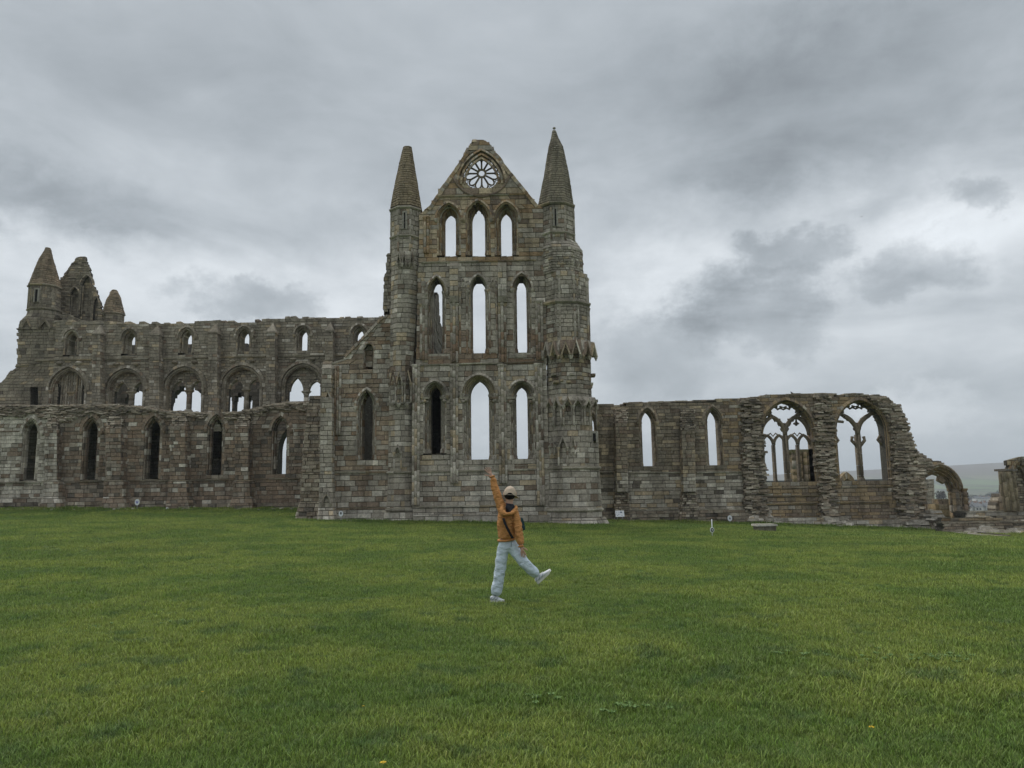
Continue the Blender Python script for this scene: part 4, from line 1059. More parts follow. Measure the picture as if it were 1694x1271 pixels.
for i in range(500):
    x = rnd.uniform(-55, 530); y0 = AY + rnd.uniform(0, 1.2); u, z = XZ(x, tops(x), AY); s = rnd.uniform(.12, .3); h = rnd.uniform(.04, .14)
    f = [V(u - s, y0, z - .1), V(u + s, y0, z - .1), V(u + s * .8, y0 + .03, z + h), V(u - s * .8, y0 + .03, z + h * .7)]; q.hexa(f, [v + V(0, .35, 0) for v in f], t_rubble(f[0]), .02)
al.part(q, 'rubble_core', kind='stuff')
al.finish(300)
# ================================================================== choir aisle wall on the right
CY = 48.0; C_ = wallM(CY); cxz = lambda x, y: XZ(x, y, CY)
ch_ = Ruin('choir_wall', (15, CY, -.6), 'brown choir wall with two traceried windows, its right end broken down in steps', 'ruined wall')
top = [(965, 668), (985, 668.5), (1014, 669.5), (1016, 671.5), (1033, 671), (1035, 667.5), (1088, 665.6), (1130, 664), (1176, 663), (1200, 662), (1220, 661), (1248, 658.6), (1273, 655), (1314, 653), (1361, 651.5), (1379, 652.5), (1384, 655.6), (1395, 654), (1404, 652), (1426, 652.5), (1433, 655), (1451, 653.5), (1460, 657), (1466, 661), (1471, 667), (1482, 673), (1487, 682), (1492, 691), (1497, 705), (1501, 716), (1505, 721), (1506, 733), (1509, 744), (1520, 752), (1532, 758.6), (1545, 763), (1556, 767)]
poly = [(cxz(965, 860)[0], -2.5), (cxz(1560, 860)[0], -2.5), cxz(1560, 800), cxz(1560, 768)] + [cxz(*p) for p in top[::-1]]
holes = []
for (x, hwp, ysp, yap, yb, lt, nm) in ((976, 11.5, 699, 681, 790, (975, 700, 9, 688), 'lancet_window'), (1070.8, 14.3, 698, 675, 771.8, (1072, 700, 9.6, 681), 'lancet_window'), (1179.5, 14.8, 697, 673, 771.5, (1180.5, 699, 9.6, 679), 'lancet_window')):
    h, _ = window(ch_, C_, CY, x, ysp, hwp, yap, yb, lt, 1.2, t_choir, 2, .45, hd=(.14, .12), r=.05); holes.append(h)
def tracery(x, hwp, ysp, yap, ysill, lhw, xl, full):
    cx, zs = cxz(x, ysp); hw = (cxz(x + hwp, ysp)[0] - cxz(x - hwp, ysp)[0]) / 2; rise = cxz(x, yap)[1] - zs; sl = cxz(x, ysill)[1]
    Yt = CY + .75; lcx, lzs = XZ(xl, ysp + 2, Yt); lh = (XZ(xl + lhw, ysp, Yt)[0] - XZ(xl - lhw, ysp, Yt)[0]) / 2; lr = rise * lh / hw + .1; lcx = (cx + lcx) / 2
    w = MB(); n = 10; kk = 6
    def jl(c0, s0, z0, h0, r0): return [(c0 - h0, s0 + (z0 - s0) * i / kk) for i in range(kk)] + arch(c0, z0, h0, r0, n) + [(c0 + h0, s0 + (z0 - s0) * (kk - 1 - i) / kk) for i in range(kk)]
    Ls = [jl(cx, sl, zs, hw + .12, rise + .15), jl(cx + (lcx - cx) * .4, sl, zs, hw * .6 + lh * .4, rise * .6 + lr * .4), jl(lcx, sl, lzs, lh, lr)]
    order(w, C_, Ls[0], Ls[1], .04, .5, t_choir); order(w, C_, Ls[1], Ls[2], .35, 1.2, t_choir)
    wo_ = ch_.part(w, 'traceried_window')
    hm = MB(); hood(hm, C_, cx, zs, hw - .02, rise - .02, .17, .13, t_choir, 10); ch_.part(hm, 'hood_mould', wo_)
    for t, dd in ((.1, .02), (.45, .3)):
        q = MB(); q.tube([C_(p[0], p[1], dd) for p in jl(cx + (lcx - cx) * t, sl, zs, hw + (lh - hw) * t, rise + (lr - rise) * t)], .06, 6, t_choir(V(cx, CY, zs))); ch_.part(q, 'roll_moulding', wo_)
    tt = lambda: pick([(4, (.22, .185, .14)), (3, (.18, .155, .125))])
    def bar(pts, r, nm='tracery_bar'):
        q = MB(); q.tube([V(a, Yt + .12, b) for a, b in pts], r, 6, tt(), True); return ch_.part(q, nm, wo_)
    def mull(a, r, zt):
        q = MB(); z = sl - .1
        while z < zt:
            zz = min(zt, z + rnd.uniform(.5, .8)); q.hexa([V(a - r, Yt + .02, z), V(a + r, Yt + .02, z), V(a + r, Yt + .02, zz - .015), V(a - r, Yt + .02, zz - .015)], [V(a - r * .7, Yt + .42, z), V(a + r * .7, Yt + .42, z), V(a + r * .7, Yt + .42, zz - .015), V(a - r * .7, Yt + .42, zz - .015)], tt(), .03); z = zz
        q.lathe((a, Yt + .1, sl), [(r * 1.8, 0), (r * 1.5, .15), (r, .3)], 6, tt()); q.tube([V(a, Yt - .01, sl), V(a, Yt - .01, zt)], r * .4, 6, tt()); return ch_.part(q, 'mullion', wo_)
    def cusp(a, z, ang, s=.17):
        q = MB(); d = (math.cos(ang), math.sin(ang)); e = (-d[1], d[0])
        P_ = lambda u, v, dd: V(a + d[0] * u + e[0] * v, Yt + .05 + dd, z + d[1] * u + e[1] * v)
        f = [P_(-.04, -s * .75, 0), P_(s * .55, -s * .28, 0), P_(s * .55, s * .28, 0), P_(-.04, s * .75, 0)]
        q.hexa(f[::-1] if True else f, [v + V(0, .2, 0) for v in f[::-1]], tt(), .02); q.lathe(tuple(P_(s * .7, 0, .1) - V(0, 0, s * .3)), [(.02, 0), (s * .32, s * .2), (s * .32, s * .4), (.02, s * .6)], 6, tt()); ch_.part(q, 'cusp', wo_)
    # two pointed sub-arches rising from a central mullion
    c0 = lcx; zz = lzs - .15; hb = lh / 2
    mull(c0, .17, zz)
    ma0 = arch(c0, lzs, lh, lr, 10)
    for s in (-1, 1):
        cc = c0 + s * hb; ar = arch(cc, zz, hb, hb * 1.55, 8); e_ = ma0[5 if s < 0 else -6]; bar([ar[8], ((ar[8][0] + e_[0]) / 2 + s * .02, (ar[8][1] + e_[1]) / 2 + .05), e_], .14)
        if full: bar(ar, .14)
        else: bar(ar[8:] if s < 0 else ar[:9], .16)
        half = ar[8:] if s < 0 else ar[:9]
        # the inner leg of each sub-arch springs on as a branch towards the main arch
        for i, si in ((2, 1), (4, 1), (6, 1)):
            pnt = half[i] if s > 0 else half[-1 - i]
            for sd in (-1, 1):
                if not full and sd == s and i == 4: continue
                cusp(pnt[0] + sd * .1, pnt[1] - .02, (math.pi if sd < 0 else 0) + sd * .5, .16 if full else .13)
    ma = arch(c0, lzs, lh, lr, 10)
    for i in (3, 6, 8, 12, 14, 17):
        a, b = ma[i]; ang = math.atan2(lzs + lr * .35 - b, c0 - a); cusp(a + .04 * math.cos(ang), b + .04 * math.sin(ang), ang, .2)
    q = ma[10]; cusp(q[0] - .12, q[1] - .25, -1.9, .16); cusp(q[0] + .12, q[1] - .25, -1.2, .16)
    bar([(q[0] - .42, q[1] - .42), (q[0] - .2, q[1] - .32), (q[0], q[1] - .42), (q[0] + .2, q[1] - .32), (q[0] + .42, q[1] - .42)], .06)
    if full:
        for s in (-1, 1):
            cc = c0 + s * hb; zl = sl + (zz - sl) * .80; mull(cc, .085, zl)
            for s2 in (-1, 1):
                c3 = cc + s2 * hb / 2; a3 = arch(c3, zl, hb / 2 - .02, hb * .78, 5); bar(a3, .10)
                for i, sd in ((2, 1), (8, -1)): cusp(a3[i][0], a3[i][1], 0 if sd > 0 else math.pi, .10)
            bar([(cc - hb * .55, zl + hb * .72), (cc - hb * .2, zl + hb * .95), (cc, zl + hb * .7), (cc + hb * .2, zl + hb * .95), (cc + hb * .55, zl + hb * .72)], .05)
        bar([(c0 + hb, zz + hb * 1.5), (c0 + hb, zz + hb * .95)], .06)
        cusp(c0 + hb, zz + hb * .95, 0, .2); cusp(c0 + hb, zz + hb * .95, math.pi, .2)
    else:
        bar([(c0 - lh + .02, zz - .62), (c0 - lh + .28, zz - .35), (c0 - lh + .12, zz - .1)], .1); bar([(c0 + lh - .02, zz - .7), (c0 + lh - .3, zz - .35), (c0 + lh - .12, zz - .1)], .1)
        for s in (-1, 1):
            bar([(c0 + s * .1, zz - .75), (c0 + s * .42, zz - .38), (c0 + s * .36, zz - .12)], .11)
        bar([(c0 - lh + .12, zz + .9), (c0 - lh + .7, zz + .83)], .09)
    s_ = MB(); 
    for i in range(5):
        u0, u1 = -1 + .4 * i, -1 + .4 * (i + 1) - .01
        s_.hexa([V(cx + hw * u0, CY - .08, sl - .32), V(cx + hw * u1, CY - .08, sl - .32), V(lcx + lh * u1, Yt, sl), V(lcx + lh * u0, Yt, sl)], [V(cx + hw * u0, CY + 1.2, sl - .5), V(cx + hw * u1, CY + 1.2, sl - .5), V(lcx + lh * u1, CY + 1.2, sl - .02), V(lcx + lh * u0, CY + 1.2, sl - .02)], t_choir(V(cx, CY, sl)), .012)
    ch_.part(s_, 'sill', wo_)
    return arch_poly(cx, sl - .05, zs, hw, rise)
holes.append(tracery(1302.5, 45, 714, 661.5, 799, 40.0, 1303.5, True))
holes.append(tracery(1424, 44, 713, 661.5, 797, 40.0, 1424.5, False))
# the doorway arch at the end of the wall
EX, EZ = cxz(1556, 809.8); eh = (cxz(1590, 809)[0] - cxz(1521.6, 809)[0]) / 2; er = cxz(1556, 768)[1] - EZ
holes.append(arch_poly(EX, -3, EZ, eh - .12, er - .15))
masonry(ch_, C_, poly, holes, 1.2, (.18, .27), (.35, .85), t_choir, .03, .09)
strings(ch_, C_, CY, [(985, 782.3, 1015, 782), (1040, 782, 1125, 781.3), (1152, 781, 1232, 780.2), (1262, 834, 1352, 832), (1384, 831.5, 1470, 830), (1262, 821, 1352, 819.5)], tf=t_choir, h=.13, d=.11)
strings(ch_, C_, CY, [(1040, 843.5, 1125, 843), (1152, 843, 1232, 842.5)], tf=t_choir, h=.18, d=.2)
masonry(ch_, wallM(CY - .2), [(cxz(985, 800)[0], -2.5), (cxz(1236, 800)[0], -2.5), cxz(1236, 845), cxz(985, 846)], [], .4, (.16, .26), (.3, .9), t_rubble, .1, .02)
masonry(ch_, wallM(CY - .35), [(cxz(1262, 800)[0], -2.5), (cxz(1520, 800)[0], -2.5), cxz(1518, 866), cxz(1470, 860), cxz(1400, 858), cxz(1350, 856), cxz(1262, 857)], [], .5, (.16, .26), (.4, 1.), t_plinth, .08, .04)
# clasping buttresses with rough feet
for (xl, xr, yt, y2) in ((1018, 1039, 700, 814), (1128, 1151, 712, 814)):
    b_ = MB(); d = .7
    rtower(b_, [(xl + 3, xr, y2, CY - d), (xl, xr - 2, yt, CY - d)], d + .1, (.2, .27), (.3, .55), t_choir, skip=(2,))
    rtower(b_, [(xl - 2, xr + 4, 880, CY - d + .1), (xl, xr + 3, 845, CY - d + .2), (xl + 3, xr, y2, CY - d + .25)], d, (.1, .17), (.2, .45), t_rubble, skip=(2,), proud=.13)
    rtower(b_, [(xl, xr - 2, yt, CY - d + .15), (xl + 1, xr - 3, 684, CY - .35), (xl + 2, xr - 4, 676, CY - .1)], d, (.09, .15), (.2, .4), t_rubble, skip=(2,), proud=.12)
    ch_.part(b_, 'buttress')
# scars of torn-off rubble core
def scar(xl, xr, yt, yb, d, n, extra=None):
    q = MB()
    for i in range(n):
        y = rnd.uniform(yt, yb); x = rnd.uniform(xl(y) if callable(xl) else xl, xr(y) if callable(xr) else xr); u, z = cxz(x, y); s = rnd.uniform(.12, .34); h = rnd.uniform(.04, .085); dd = rnd.uniform(.02, d)
        a = rnd.uniform(-.1, .1)
        f = [V(u - s, CY - dd, z - h - a * s), V(u + s, CY - dd - rnd.uniform(-.05, .05), z - h + a * s), V(u + s * .93, CY - dd + .02, z + h + a * s), V(u - s * .95, CY - dd + .02, z + h - a * s)]
        q.hexa(f, [v + V(0, dd + .3, 0) for v in f], t_rubble(f[0]), .015)
    ch_.part(q, 'rubble_core', kind='stuff')
scar(lambda y: interp(y, [(658, 1229), (760, 1231), (866, 1236)]), lambda y: interp(y, [(658, 1250), (690, 1256), (760, 1262), (866, 1266)]), 661, 866, .38, 620)
scar(lambda y: interp(y, [(654, 1350), (700, 1351), (850, 1360), (870, 1358)]), lambda y: interp(y, [(654, 1367), (700, 1377), (820, 1378), (870, 1384)]), 655, 868, .4, 560)
scar(lambda y: interp(y, [(655, 1436), (690, 1470), (720, 1478), (800, 1480), (870, 1492)]), lambda y: interp(y, [(655, 1452), (672, 1479), (690, 1489), (720, 1500), (750, 1509), (762, 1532), (775, 1524), (870, 1524)]), 657, 872, .42, 1500)
scar(lambda y: 1515, lambda y: interp(y, [(752, 1519), (770, 1538), (790, 1524)]), 752, 792, .3, 110)
for (xa, xb, yb, n) in ((1236, 1288, 868, 60), (1356, 1408, 869, 60), (1480, 1530, 876, 60)):
    q = MB()
    for i in range(n):
        x = rnd.uniform(xa, xb); t = rnd.random(); u, z = XZ(x, yb - 22 * t * (1 - abs((x - (xa + xb) / 2) / (xb - xa)) * 1.3), CY - .5); s = rnd.uniform(.15, .4); h = rnd.uniform(.06, .13); d = rnd.uniform(.2, .9) * (1.1 - t)
        f = [V(u - s, CY - d, z - h), V(u + s, CY - d, z - h), V(u + s * .8, CY - d + .08, z + h), V(u - s * .85, CY - d + .08, z + h)]; q.hexa(f, [v + V(0, .7, 0) for v in f], t_plinth(f[0]), .03)
    ch_.part(q, 'rubble_foot', kind='stuff')
q = MB()
for (xa, ya), (xb, yb) in zip(top[3:], top[4:]):
    k = max(1, int((abs(xb - xa) + abs(yb - ya)) / 4))
    for i in range(k * 2):
        t = rnd.random(); u, z = cxz(xa + (xb - xa) * t, ya + (yb - ya) * t); s = rnd.uniform(.15, .34); h = rnd.uniform(.03, .08); y0 = CY + rnd.uniform(-.08, .7)
        f = [V(u - s, y0, z - h), V(u + s, y0, z - h), V(u + s * .95, y0, z + h), V(u - s * .95, y0, z + h)]; q.hexa(f, [v + V(0, .5, 0) for v in f], t_rubble(f[0]), .015)
ch_.part(q, 'cap_stone', kind='stuff')
# doorway arch orders
dw = MB(); prev = None
Ls = []
for k in range(5):
    t = k / 4; h_ = eh - .36 * t; r_ = er - .52 * t; c0 = EX
    Ls.append(arch(c0, EZ - .03 * k, h_, r_, 9))
for k in range(4): order(dw, C_, Ls[k], Ls[k + 1], -.12 + .24 * k, .98 if k == 3 else .24 * k + .3, t_choir)
dp = ch_.part(dw, 'doorway_arch')
for k in range(4):
    q = MB(); q.tube([C_(a, b, -.12 + .24 * k) for a, b in Ls[k]], .07, 6, t_choir(V(EX, CY, 0))); ch_.part(q, 'roll_moulding', dp)
q = MB(); a0 = Ls[4]; qa, qb, qc = a0[11], a0[12], a0[14]; f = [C_(qa[0], qa[1] + .05, .55), C_(qa[0] - .12, qa[1] - .3, .55), C_(qc[0] - .16, qb[1] - .42, .55), C_(qc[0] + .05, qc[1], .55)]; q.hexa(f, [v + V(0, .3, 0) for v in f], t_choir(V(EX, CY, 0)), .05); ch_.part(q, 'cusp', dp)
jx0, jz = EX + .90, EZ; jx1 = EX + 1.42
for k in range(4):
    q = MB(); xx = jx0 + .1 + (jx1 - jx0) * (.12 + .27 * k); yy = CY + .7 - .24 * k
    shaft(q, xx, yy, -2.3, EZ - .15, .13, t_choir, 8, .6); capital(q, xx, yy, EZ - .25, .1, t_choir, 8); ch_.part(q, 'shaft', dp)
    q = MB(); xx = EX - eh + .15 + .18 * k; shaft(q, xx, CY + .25 * k, -2, EZ - .15, .1, t_choir, 8, .6); capital(q, xx, CY + .25 * k, EZ - .25, .1, t_choir, 8); ch_.part(q, 'shaft', dp)
b_ = MB(); tower(None, rect(jx0 + .1, jx1 + .2, CY + .15, CY + 1.0), -2.5, EZ, (.3, .45), (.4, .7), t_choir, b_)
tower(None, rect(jx1 - .1, jx1 + .3, CY + .1, CY + .9), -2.5, EZ - .2, (.12, .2), (.2, .4), t_rubble, b_, proud=.12); ch_.part(b_, 'door_jamb')
b_ = MB(); 
for i in range(26):
    x = rnd.uniform(1497, 1562); u, z = XZ(x, rnd.uniform(846, 877) if x > 1525 else rnd.uniform(862, 878), CY - .8); s = rnd.uniform(.2, .45); h = rnd.uniform(.07, .13)
    f = [V(u - s, CY - .9, z - h), V(u + s, CY - .9, z - h), V(u + s * .95, CY - .85, z + h), V(u - s * .95, CY - .85, z + h)]; b_.hexa(f, [v + V(0, 1.1, 0) for v in f], t_plinth(f[0]), .02)
masonry(ch_, wallM(CY - .75), [XZ(1528, 900, CY - .75), XZ(1564, 900, CY - .75), XZ(1563, 862, CY - .75), XZ(1560, 858, CY - .75), XZ(1540, 857, CY - .75), XZ(1528, 860, CY - .75)], [], .8, (.1, .17), (.2, .5), t_rubble, .09, .04)
ch_.part(b_, 'rubble_foot', kind='stuff')
ch_.finish(300)

# ---- things behind the choir wall
def pier(name, xl, xr, yt, yb, Y, label, cat, n=5, tf=t_choir, flare=True, group=None):
    r = Ruin(name, (XZ((xl + xr) / 2, yb, Y)[0], Y, -1.5), label, cat, group); x0 = XZ(xl, yb, Y)[0]; x1 = XZ(xr, yb, Y)[0]; z1 = XZ(xl, yt, Y)[1]; z0 = XZ(xl, yb, Y)[1]
    b = MB(); tower(None, rect(x0 + .1, x1 - .1, Y + .1, Y + 1.2), z0, z1 - .15, (.35, .5), (.5, .8), tf, b); r.part(b, 'pier_core')
    for k in range(n):
        q = MB(); a = k / (n - 1); xx = x0 + .12 + (x1 - x0 - .24) * a; shaft(q, xx, Y + .12 - .22 * math.sin(a * math.pi), z0, z1 - .2, (x1 - x0) / n * .55, tf, 8, .6); r.part(q, 'shaft')
    if flare:
        q = MB(); q.hexa([V(x0, Y - .15, z1 - .28), V(x1, Y - .15, z1 - .28), V(x1 + .22, Y - .35, z1), V(x0 - .22, Y - .35, z1)], [V(x0, Y + 1.3, z1 - .28), V(x1, Y + 1.3, z1 - .28), V(x1 + .22, Y + 1.4, z1), V(x0 - .22, Y + 1.4, z1)], tf(V(x0, Y, z1)), .03); r.part(q, 'capital')
    return r
pier('clustered_pier', 1317, 1354, 744, 830, 62, 'dark clustered pier with a flat capital seen through the left traceried window', 'stone pier').finish(0)
q = MB(); u0, z0 = XZ(1388, 800, 60); u1 = XZ(1416, 800, 60)[0]; zt = XZ(1400, 780.5, 60)[1]
a = arch((u0 + u1) / 2, z0 - .2, (u1 - u0) / 2, zt - z0 + .2, 8); c_ = ((u0 + u1) / 2, z0 - .2)
for k in range(len(a) - 1):
    o0, o1 = a[k], a[k + 1]; i0 = (c_[0] + (o0[0] - c_[0]) * .55, c_[1] + (o0[1] - c_[1]) * .5); i1 = (c_[0] + (o1[0] - c_[0]) * .55, c_[1] + (o1[1] - c_[1]) * .5)
    q.hexa([V(o0[0], 60, o0[1]), V(i0[0], 60, i0[1]), V(i1[0], 60, i1[1]), V(o1[0], 60, o1[1])], [V(o0[0], 60.6, o0[1]), V(i0[0], 60.6, i0[1]), V(i1[0], 60.6, i1[1]), V(o1[0], 60.6, o1[1])], t_choir(V(u0, 60, z0)), .02)
tower(None, rect(u0, u1, 60.0, 60.9), -2, z0 - .15, (.3, .4), (.5, .8), t_choir, q); tower(None, rect(u0 + .25, u1 - .25, 60.1, 60.5), z0 - .2, z0 + .5, (.3, .3), (.5, .6), t_choir, q)
tag(q.build('round_headed_stone', STONE), 'low round-headed carved stone seen through the right traceried window', 'carved stone')
rs = Ruin('wall_stub', (XZ(1540, 830, 54)[0], 54, -1.4), 'pale square wall stub seen through the open doorway arch', 'ruined wall')
b = MB(); rtower(b, [(1522, 1550, 900, 54), (1524, 1549, 836, 54), (1526, 1546.5, 834, 54.2), (1530, 1545, 793, 54.2)], 2, (.2, .3), (.3, .6), t_plinth); rs.part(b, 'stonework', kind='stuff')
b = MB(); tower(None, rect(XZ(1548, 840, 52)[0], XZ(1575, 840, 52)[0], 52, 53), -2, XZ(1556, 834, 52)[1], (.5, .5), (.5, .7), t_choir, b); tower(None, rect(XZ(1556, 840, 52)[0], XZ(1574, 840, 52)[0], 52.2, 53), XZ(1556, 834.5, 52)[1], XZ(1556, 826, 52)[1], (.4, .4), (.4, .5), t_choir, b); rs.part(b, 'base_block', kind='stuff')
rs.finish(0)

# ================================================================== east ruin fragment at the right edge
EY = 46.0; E_ = wallM(EY); exz = lambda x, y: XZ(x, y, EY)
t_east = lambda p: pick([(6, (.29, .235, .16)), (4, (.25, .22, .18)), (2, (.20, .145, .09)), (1, PALE)])
er_ = Ruin('east_wall_fragment', (30, EY, -1.3), 'sandy clustered pier and broken arch standing at the right edge of the ruins', 'ruined wall')
poly = [exz(1665, 875), exz(1790, 875), exz(1790, 748), exz(1740, 750), exz(1704, 754), exz(1688, 756), exz(1678, 757), exz(1676.5, 760), exz(1667.5, 761), exz(1668, 776)]
ah = arch_poly(exz(1692, 800)[0], exz(1692, 846)[1], exz(1692, 792)[1], .55, 1.0, 8)
masonry(er_, E_, poly, [ah], .35, (.22, .32), (.3, .6), t_east, .04, .08)
masonry(er_, wallM(EY + .5), ah, [], .5, (.12, .2), (.2, .45), t_rubble, .1, .0)
q = MB(); 
for k in range(3): order(q, E_, arch(exz(1692, 800)[0], exz(1692, 792)[1], .78 - .15 * k, 1.28 - .18 * k, 7), arch(exz(1692, 800)[0], exz(1692, 792)[1], .63 - .15 * k, 1.1 - .18 * k, 7), -.06 + .12 * k, .5, t_east)
er_.part(q, 'blind_arch')
pl = octa(1651, 1675, 843, EY - .1)
b = MB(); otower(b, [(1652, 1676, 875), (1652, 1676, 845)], EY, (.3, .5), (.4, .7), t_east); otower(b, [(1654, 1674, 845), (1652.5, 1672, 779)], EY + .1, (.4, .6), (.4, .8), t_east, proud=.05)
er_.part(b, 'pier_core')
for k, x in enumerate((1652, 1655.5, 1660, 1664.5, 1669, 1673)):
    q = MB(); u = exz(x, 820)[0]; z1 = exz(x, 781)[1]; z0 = exz(x, 845)[1]; yy = EY - .42 - .06 * (k % 2) - .12 * math.sin(k / 5 * math.pi); dx = -.1; rs_ = .115 if k % 2 else .085
    zz = z0
    while zz < z1:
        z2 = min(z1, zz + rnd.uniform(.5, .9)); sh2 = dx * (zz - z0) / (z1 - z0); q.lathe((u + sh2 + rnd.uniform(-.015, .015), yy, 0), [(rs_ * .9, zz), (rs_, zz + .02), (rs_, z2 - .02), (rs_ * .9, z2)], 8, jit((.27, .22, .15), .18)); zz = z2
    er_.part(q, 'shaft')
q = MB()
for i in range(6): 
    u, z = exz(1653 + i * 3.4, 777.5); q.hexa([V(u, EY - .6, z - .08), V(u + .12, EY - .6, z - .08), V(u + .12, EY - .55, z + .05), V(u, EY - .55, z + .05)], [V(u, EY + .5, z - .08), V(u + .12, EY + .5, z - .08), V(u + .12, EY + .5, z + .05), V(u, EY + .5, z + .05)], DARK, .01)
er_.part(q, 'cap_stone', kind='stuff')
q = MB()
for i in range(60):
    t = rnd.random(); x = 1652 - (10 * (1 - t)) * rnd.random(); u, z = XZ(x, 845 - 26 * t, EY + .8); s = rnd.uniform(.1, .22); f = [V(u - s, EY + .4, z - .09), V(u + s, EY + .4, z - .09), V(u + s * .8, EY + .45, z + .09), V(u - s * .8, EY + .45, z + .09)]
    q.hexa(f, [v + V(0, .8, 0) for v in f], t_rubble(f[0]), .03)
er_.part(q, 'rubble_core', kind='stuff')
er_.finish(150)
# low footings in front of it
ft = Ruin('low_footing_wall', (28, EY, -1.4), 'low worn footing walls in stepped courses beside the gravel path', 'ruined wall')
for (xa, xb, yt, Yf, dp, tf) in ((1600, 1790, 846, 45.6, 1.4, t_plinth), (1560, 1655, 856.5, 45.0, .5, t_east), (1650, 1790, 853, 45., .6, t_rubble), (1562, 1790, 864, 44.4, .8, t_rubble), (1590, 1620, 858, 45.2, .5, t_plinth)):
    Mx = wallM(Yf); pts = [XZ(xa, 884, Yf), XZ(xb, 884, Yf), XZ(xb, yt, Yf), XZ((xa * .4 + xb * .6), yt + rnd.uniform(-1, 1), Yf), XZ((xa * .7 + xb * .3), yt + rnd.uniform(-1, 1), Yf), XZ(xa, yt + .5, Yf)]
    masonry(ft, Mx, pts, [], dp, (.14, .24), (.4, 1.1), tf, .08, .1)
q = MB()
for i in range(170):
    x = rnd.uniform(1600, 1780); Yf = rnd.uniform(43.6, 45.8); y = 885 - (Yf - 43.6) * 16 + rnd.uniform(-4, 4); u, z = XZ(x, min(y, 881), Yf); s = rnd.uniform(.12, .42); h = rnd.uniform(.05, .14)
    f = [V(u - s, Yf, z - h), V(u + s, Yf, z - h), V(u + s * .8, Yf + .1, z + h), V(u - s * .75, Yf + .1, z + h * .8)]; q.hexa(f, [v + V(0, s * 1.3, 0) for v in f], t_plinth(f[0]), .04)
ft.part(q, 'loose_stone', kind='stuff'); ft.finish(130)
# gravel path with its kerb
gm = flat_mat('gravel', (.27, .235, .20), .95, .25, 40, bump=.02)
q = MB(); pa = [(1560, 868, 46.), (1592, 872, 44.), (1600, 877, 42.2), (1650, 884, 41.0)]
pc = [V(XZ(1566, 860, 48.5)[0], 48.5, 0), V(XZ(1572, 868, 46)[0], 46, 0), V(XZ(1592, 874, 44)[0], 44, 0), V(XZ(1622, 880, 42)[0], 42, 0), V(XZ(1646, 884, 40.5)[0], 40.5, 0)]
vs = []
for p in pc:
    w = .75
    for s in (-1, 1): vs.append((p.x + s * w, p.y - s * .0, gz(p.x + s * w, p.y) + .05))
q.add(vs, [(2 * i, 2 * i + 1, 2 * i + 3, 2 * i + 2) for i in range(len(pc) - 1)], (.3, .3, .3)); tag(q.build('gravel_path', gm), kind='structure')
q = MB(); q.tube([V(p.x + .78, p.y, gz(p.x + .78, p.y) + .08) for p in pc], .05, 4, DARK, smooth=False); tag(q.build('path_edging', STONE), 'dark edging strip along the gravel path by the doorway arch', 'edging')

# ---- a block of stone on the grass before the choir wall
bs = Ruin('stone_block', (XZ(1269, 880, 43)[0], 43, gz(17, 43)), 'square masonry block with a worn slab top standing on the lawn before the choir wall', 'stone block')
by = 46.5
while P(1269, 880, by).z < gz(P(1269, 880, by).x, by) and by > 30: by -= .2
x0, z0 = XZ(1254.5, 886, by); x1, z1 = XZ(1284, 870.5, by)
b = MB(); tower(None, rect(x0, x1, by, by + .7), z0 - .2, z1, (.45, .5), (.45, .6), lambda p: jit((.20, .18, .14), .15), b, proud=.01); bs.part(b, 'pedestal')
b = MB(); b.hexa([V(x0 - .07, by - .07, z1), V(x1 + .07, by - .07, z1), V(x1 + .05, by - .05, z1 + .09), V(x0 - .05, by - .05, z1 + .09)], [V(x0 - .07, by + .8, z1), V(x1 + .07, by + .8, z1), V(x1 + .05, by + .8, z1 + .09), V(x0 - .05, by + .8, z1 + .09)], PALE, .02); bs.part(b, 'slab')
bs.finish(0)

# ================================================================== distance: hills, trees, town
def hill_z(x, y):
    az_ = x / y
    crest = interp(az_, [(-1.2, 60), (0, 62), (.28, 50), (.36, 58), (.50, 72), (.60, 85), (.70, 98), (1.2, 150)]) * 1.03
    t = sst(1250, 3300, y); z = -24 + (crest + 24) * (t * .55 + .45 * t ** 3)
    z += 7 * mnoise.noise(Vector((x * .0012, y * .0012, 2))) * sst(1300, 2400, y)
    if y > 3400: z -= (y - 3400) * .03
    return z
def hill_material():
    m, n, b = new_mat('moor_and_fields')
    pos = n.nt.nodes.new('ShaderNodeNewGeometry').outputs['Position']; px, py, pz = n.xyz(pos)
    v2 = n.comb(n.m('MULTIPLY', px, .0075), n.m('MULTIPLY', py, .0028), 0.)
    cell = n.nt.nodes.new('ShaderNodeTexVoronoi'); n.nt.links.new(v2, cell.inputs['Vector']); cell.inputs['Scale'].default_value = 1.0
    cr, cg, cb = n.xyz(cell.outputs['Color'])
    fld = n.ramp(cr, [(0., (.07, .11, .03)), (.35, (.10, .15, .045)), (.6, (.13, .13, .07)), (.85, (.08, .09, .05)), (1., (.15, .17, .07))])
    edge = n.vor(v2, 1.0, 'DISTANCE_TO_EDGE'); fld = n.mix(n.mr(edge, .02, .06), (.03, .035, .02), fld)
    sp = n.noise(pos, .012, 5, .7); fld = n.mix(n.mr(sp, .55, .66), fld, (.035, .045, .02))
    moor = n.mix(n.noise(pos, .004, 5, .6), (.075, .055, .05), (.12, .10, .065))
    hz_ = n.m('ADD', pz, n.m('MULTIPLY', n.noise(pos, .002, 4), 40.))
    c = n.mix(n.mr(hz_, 38, 72), fld, moor)
    n.nt.links.new(c, b.inputs['Base Color']); b.inputs['Roughness'].default_value = 1; return m
hx_ = list(np.linspace(-6000, 0, 20)) + list(np.linspace(100, 4500, 60)) + list(np.linspace(4800, 9000, 10)); hy_ = list(np.linspace(1150, 3600, 34)) + [4200, 5500, 8000]
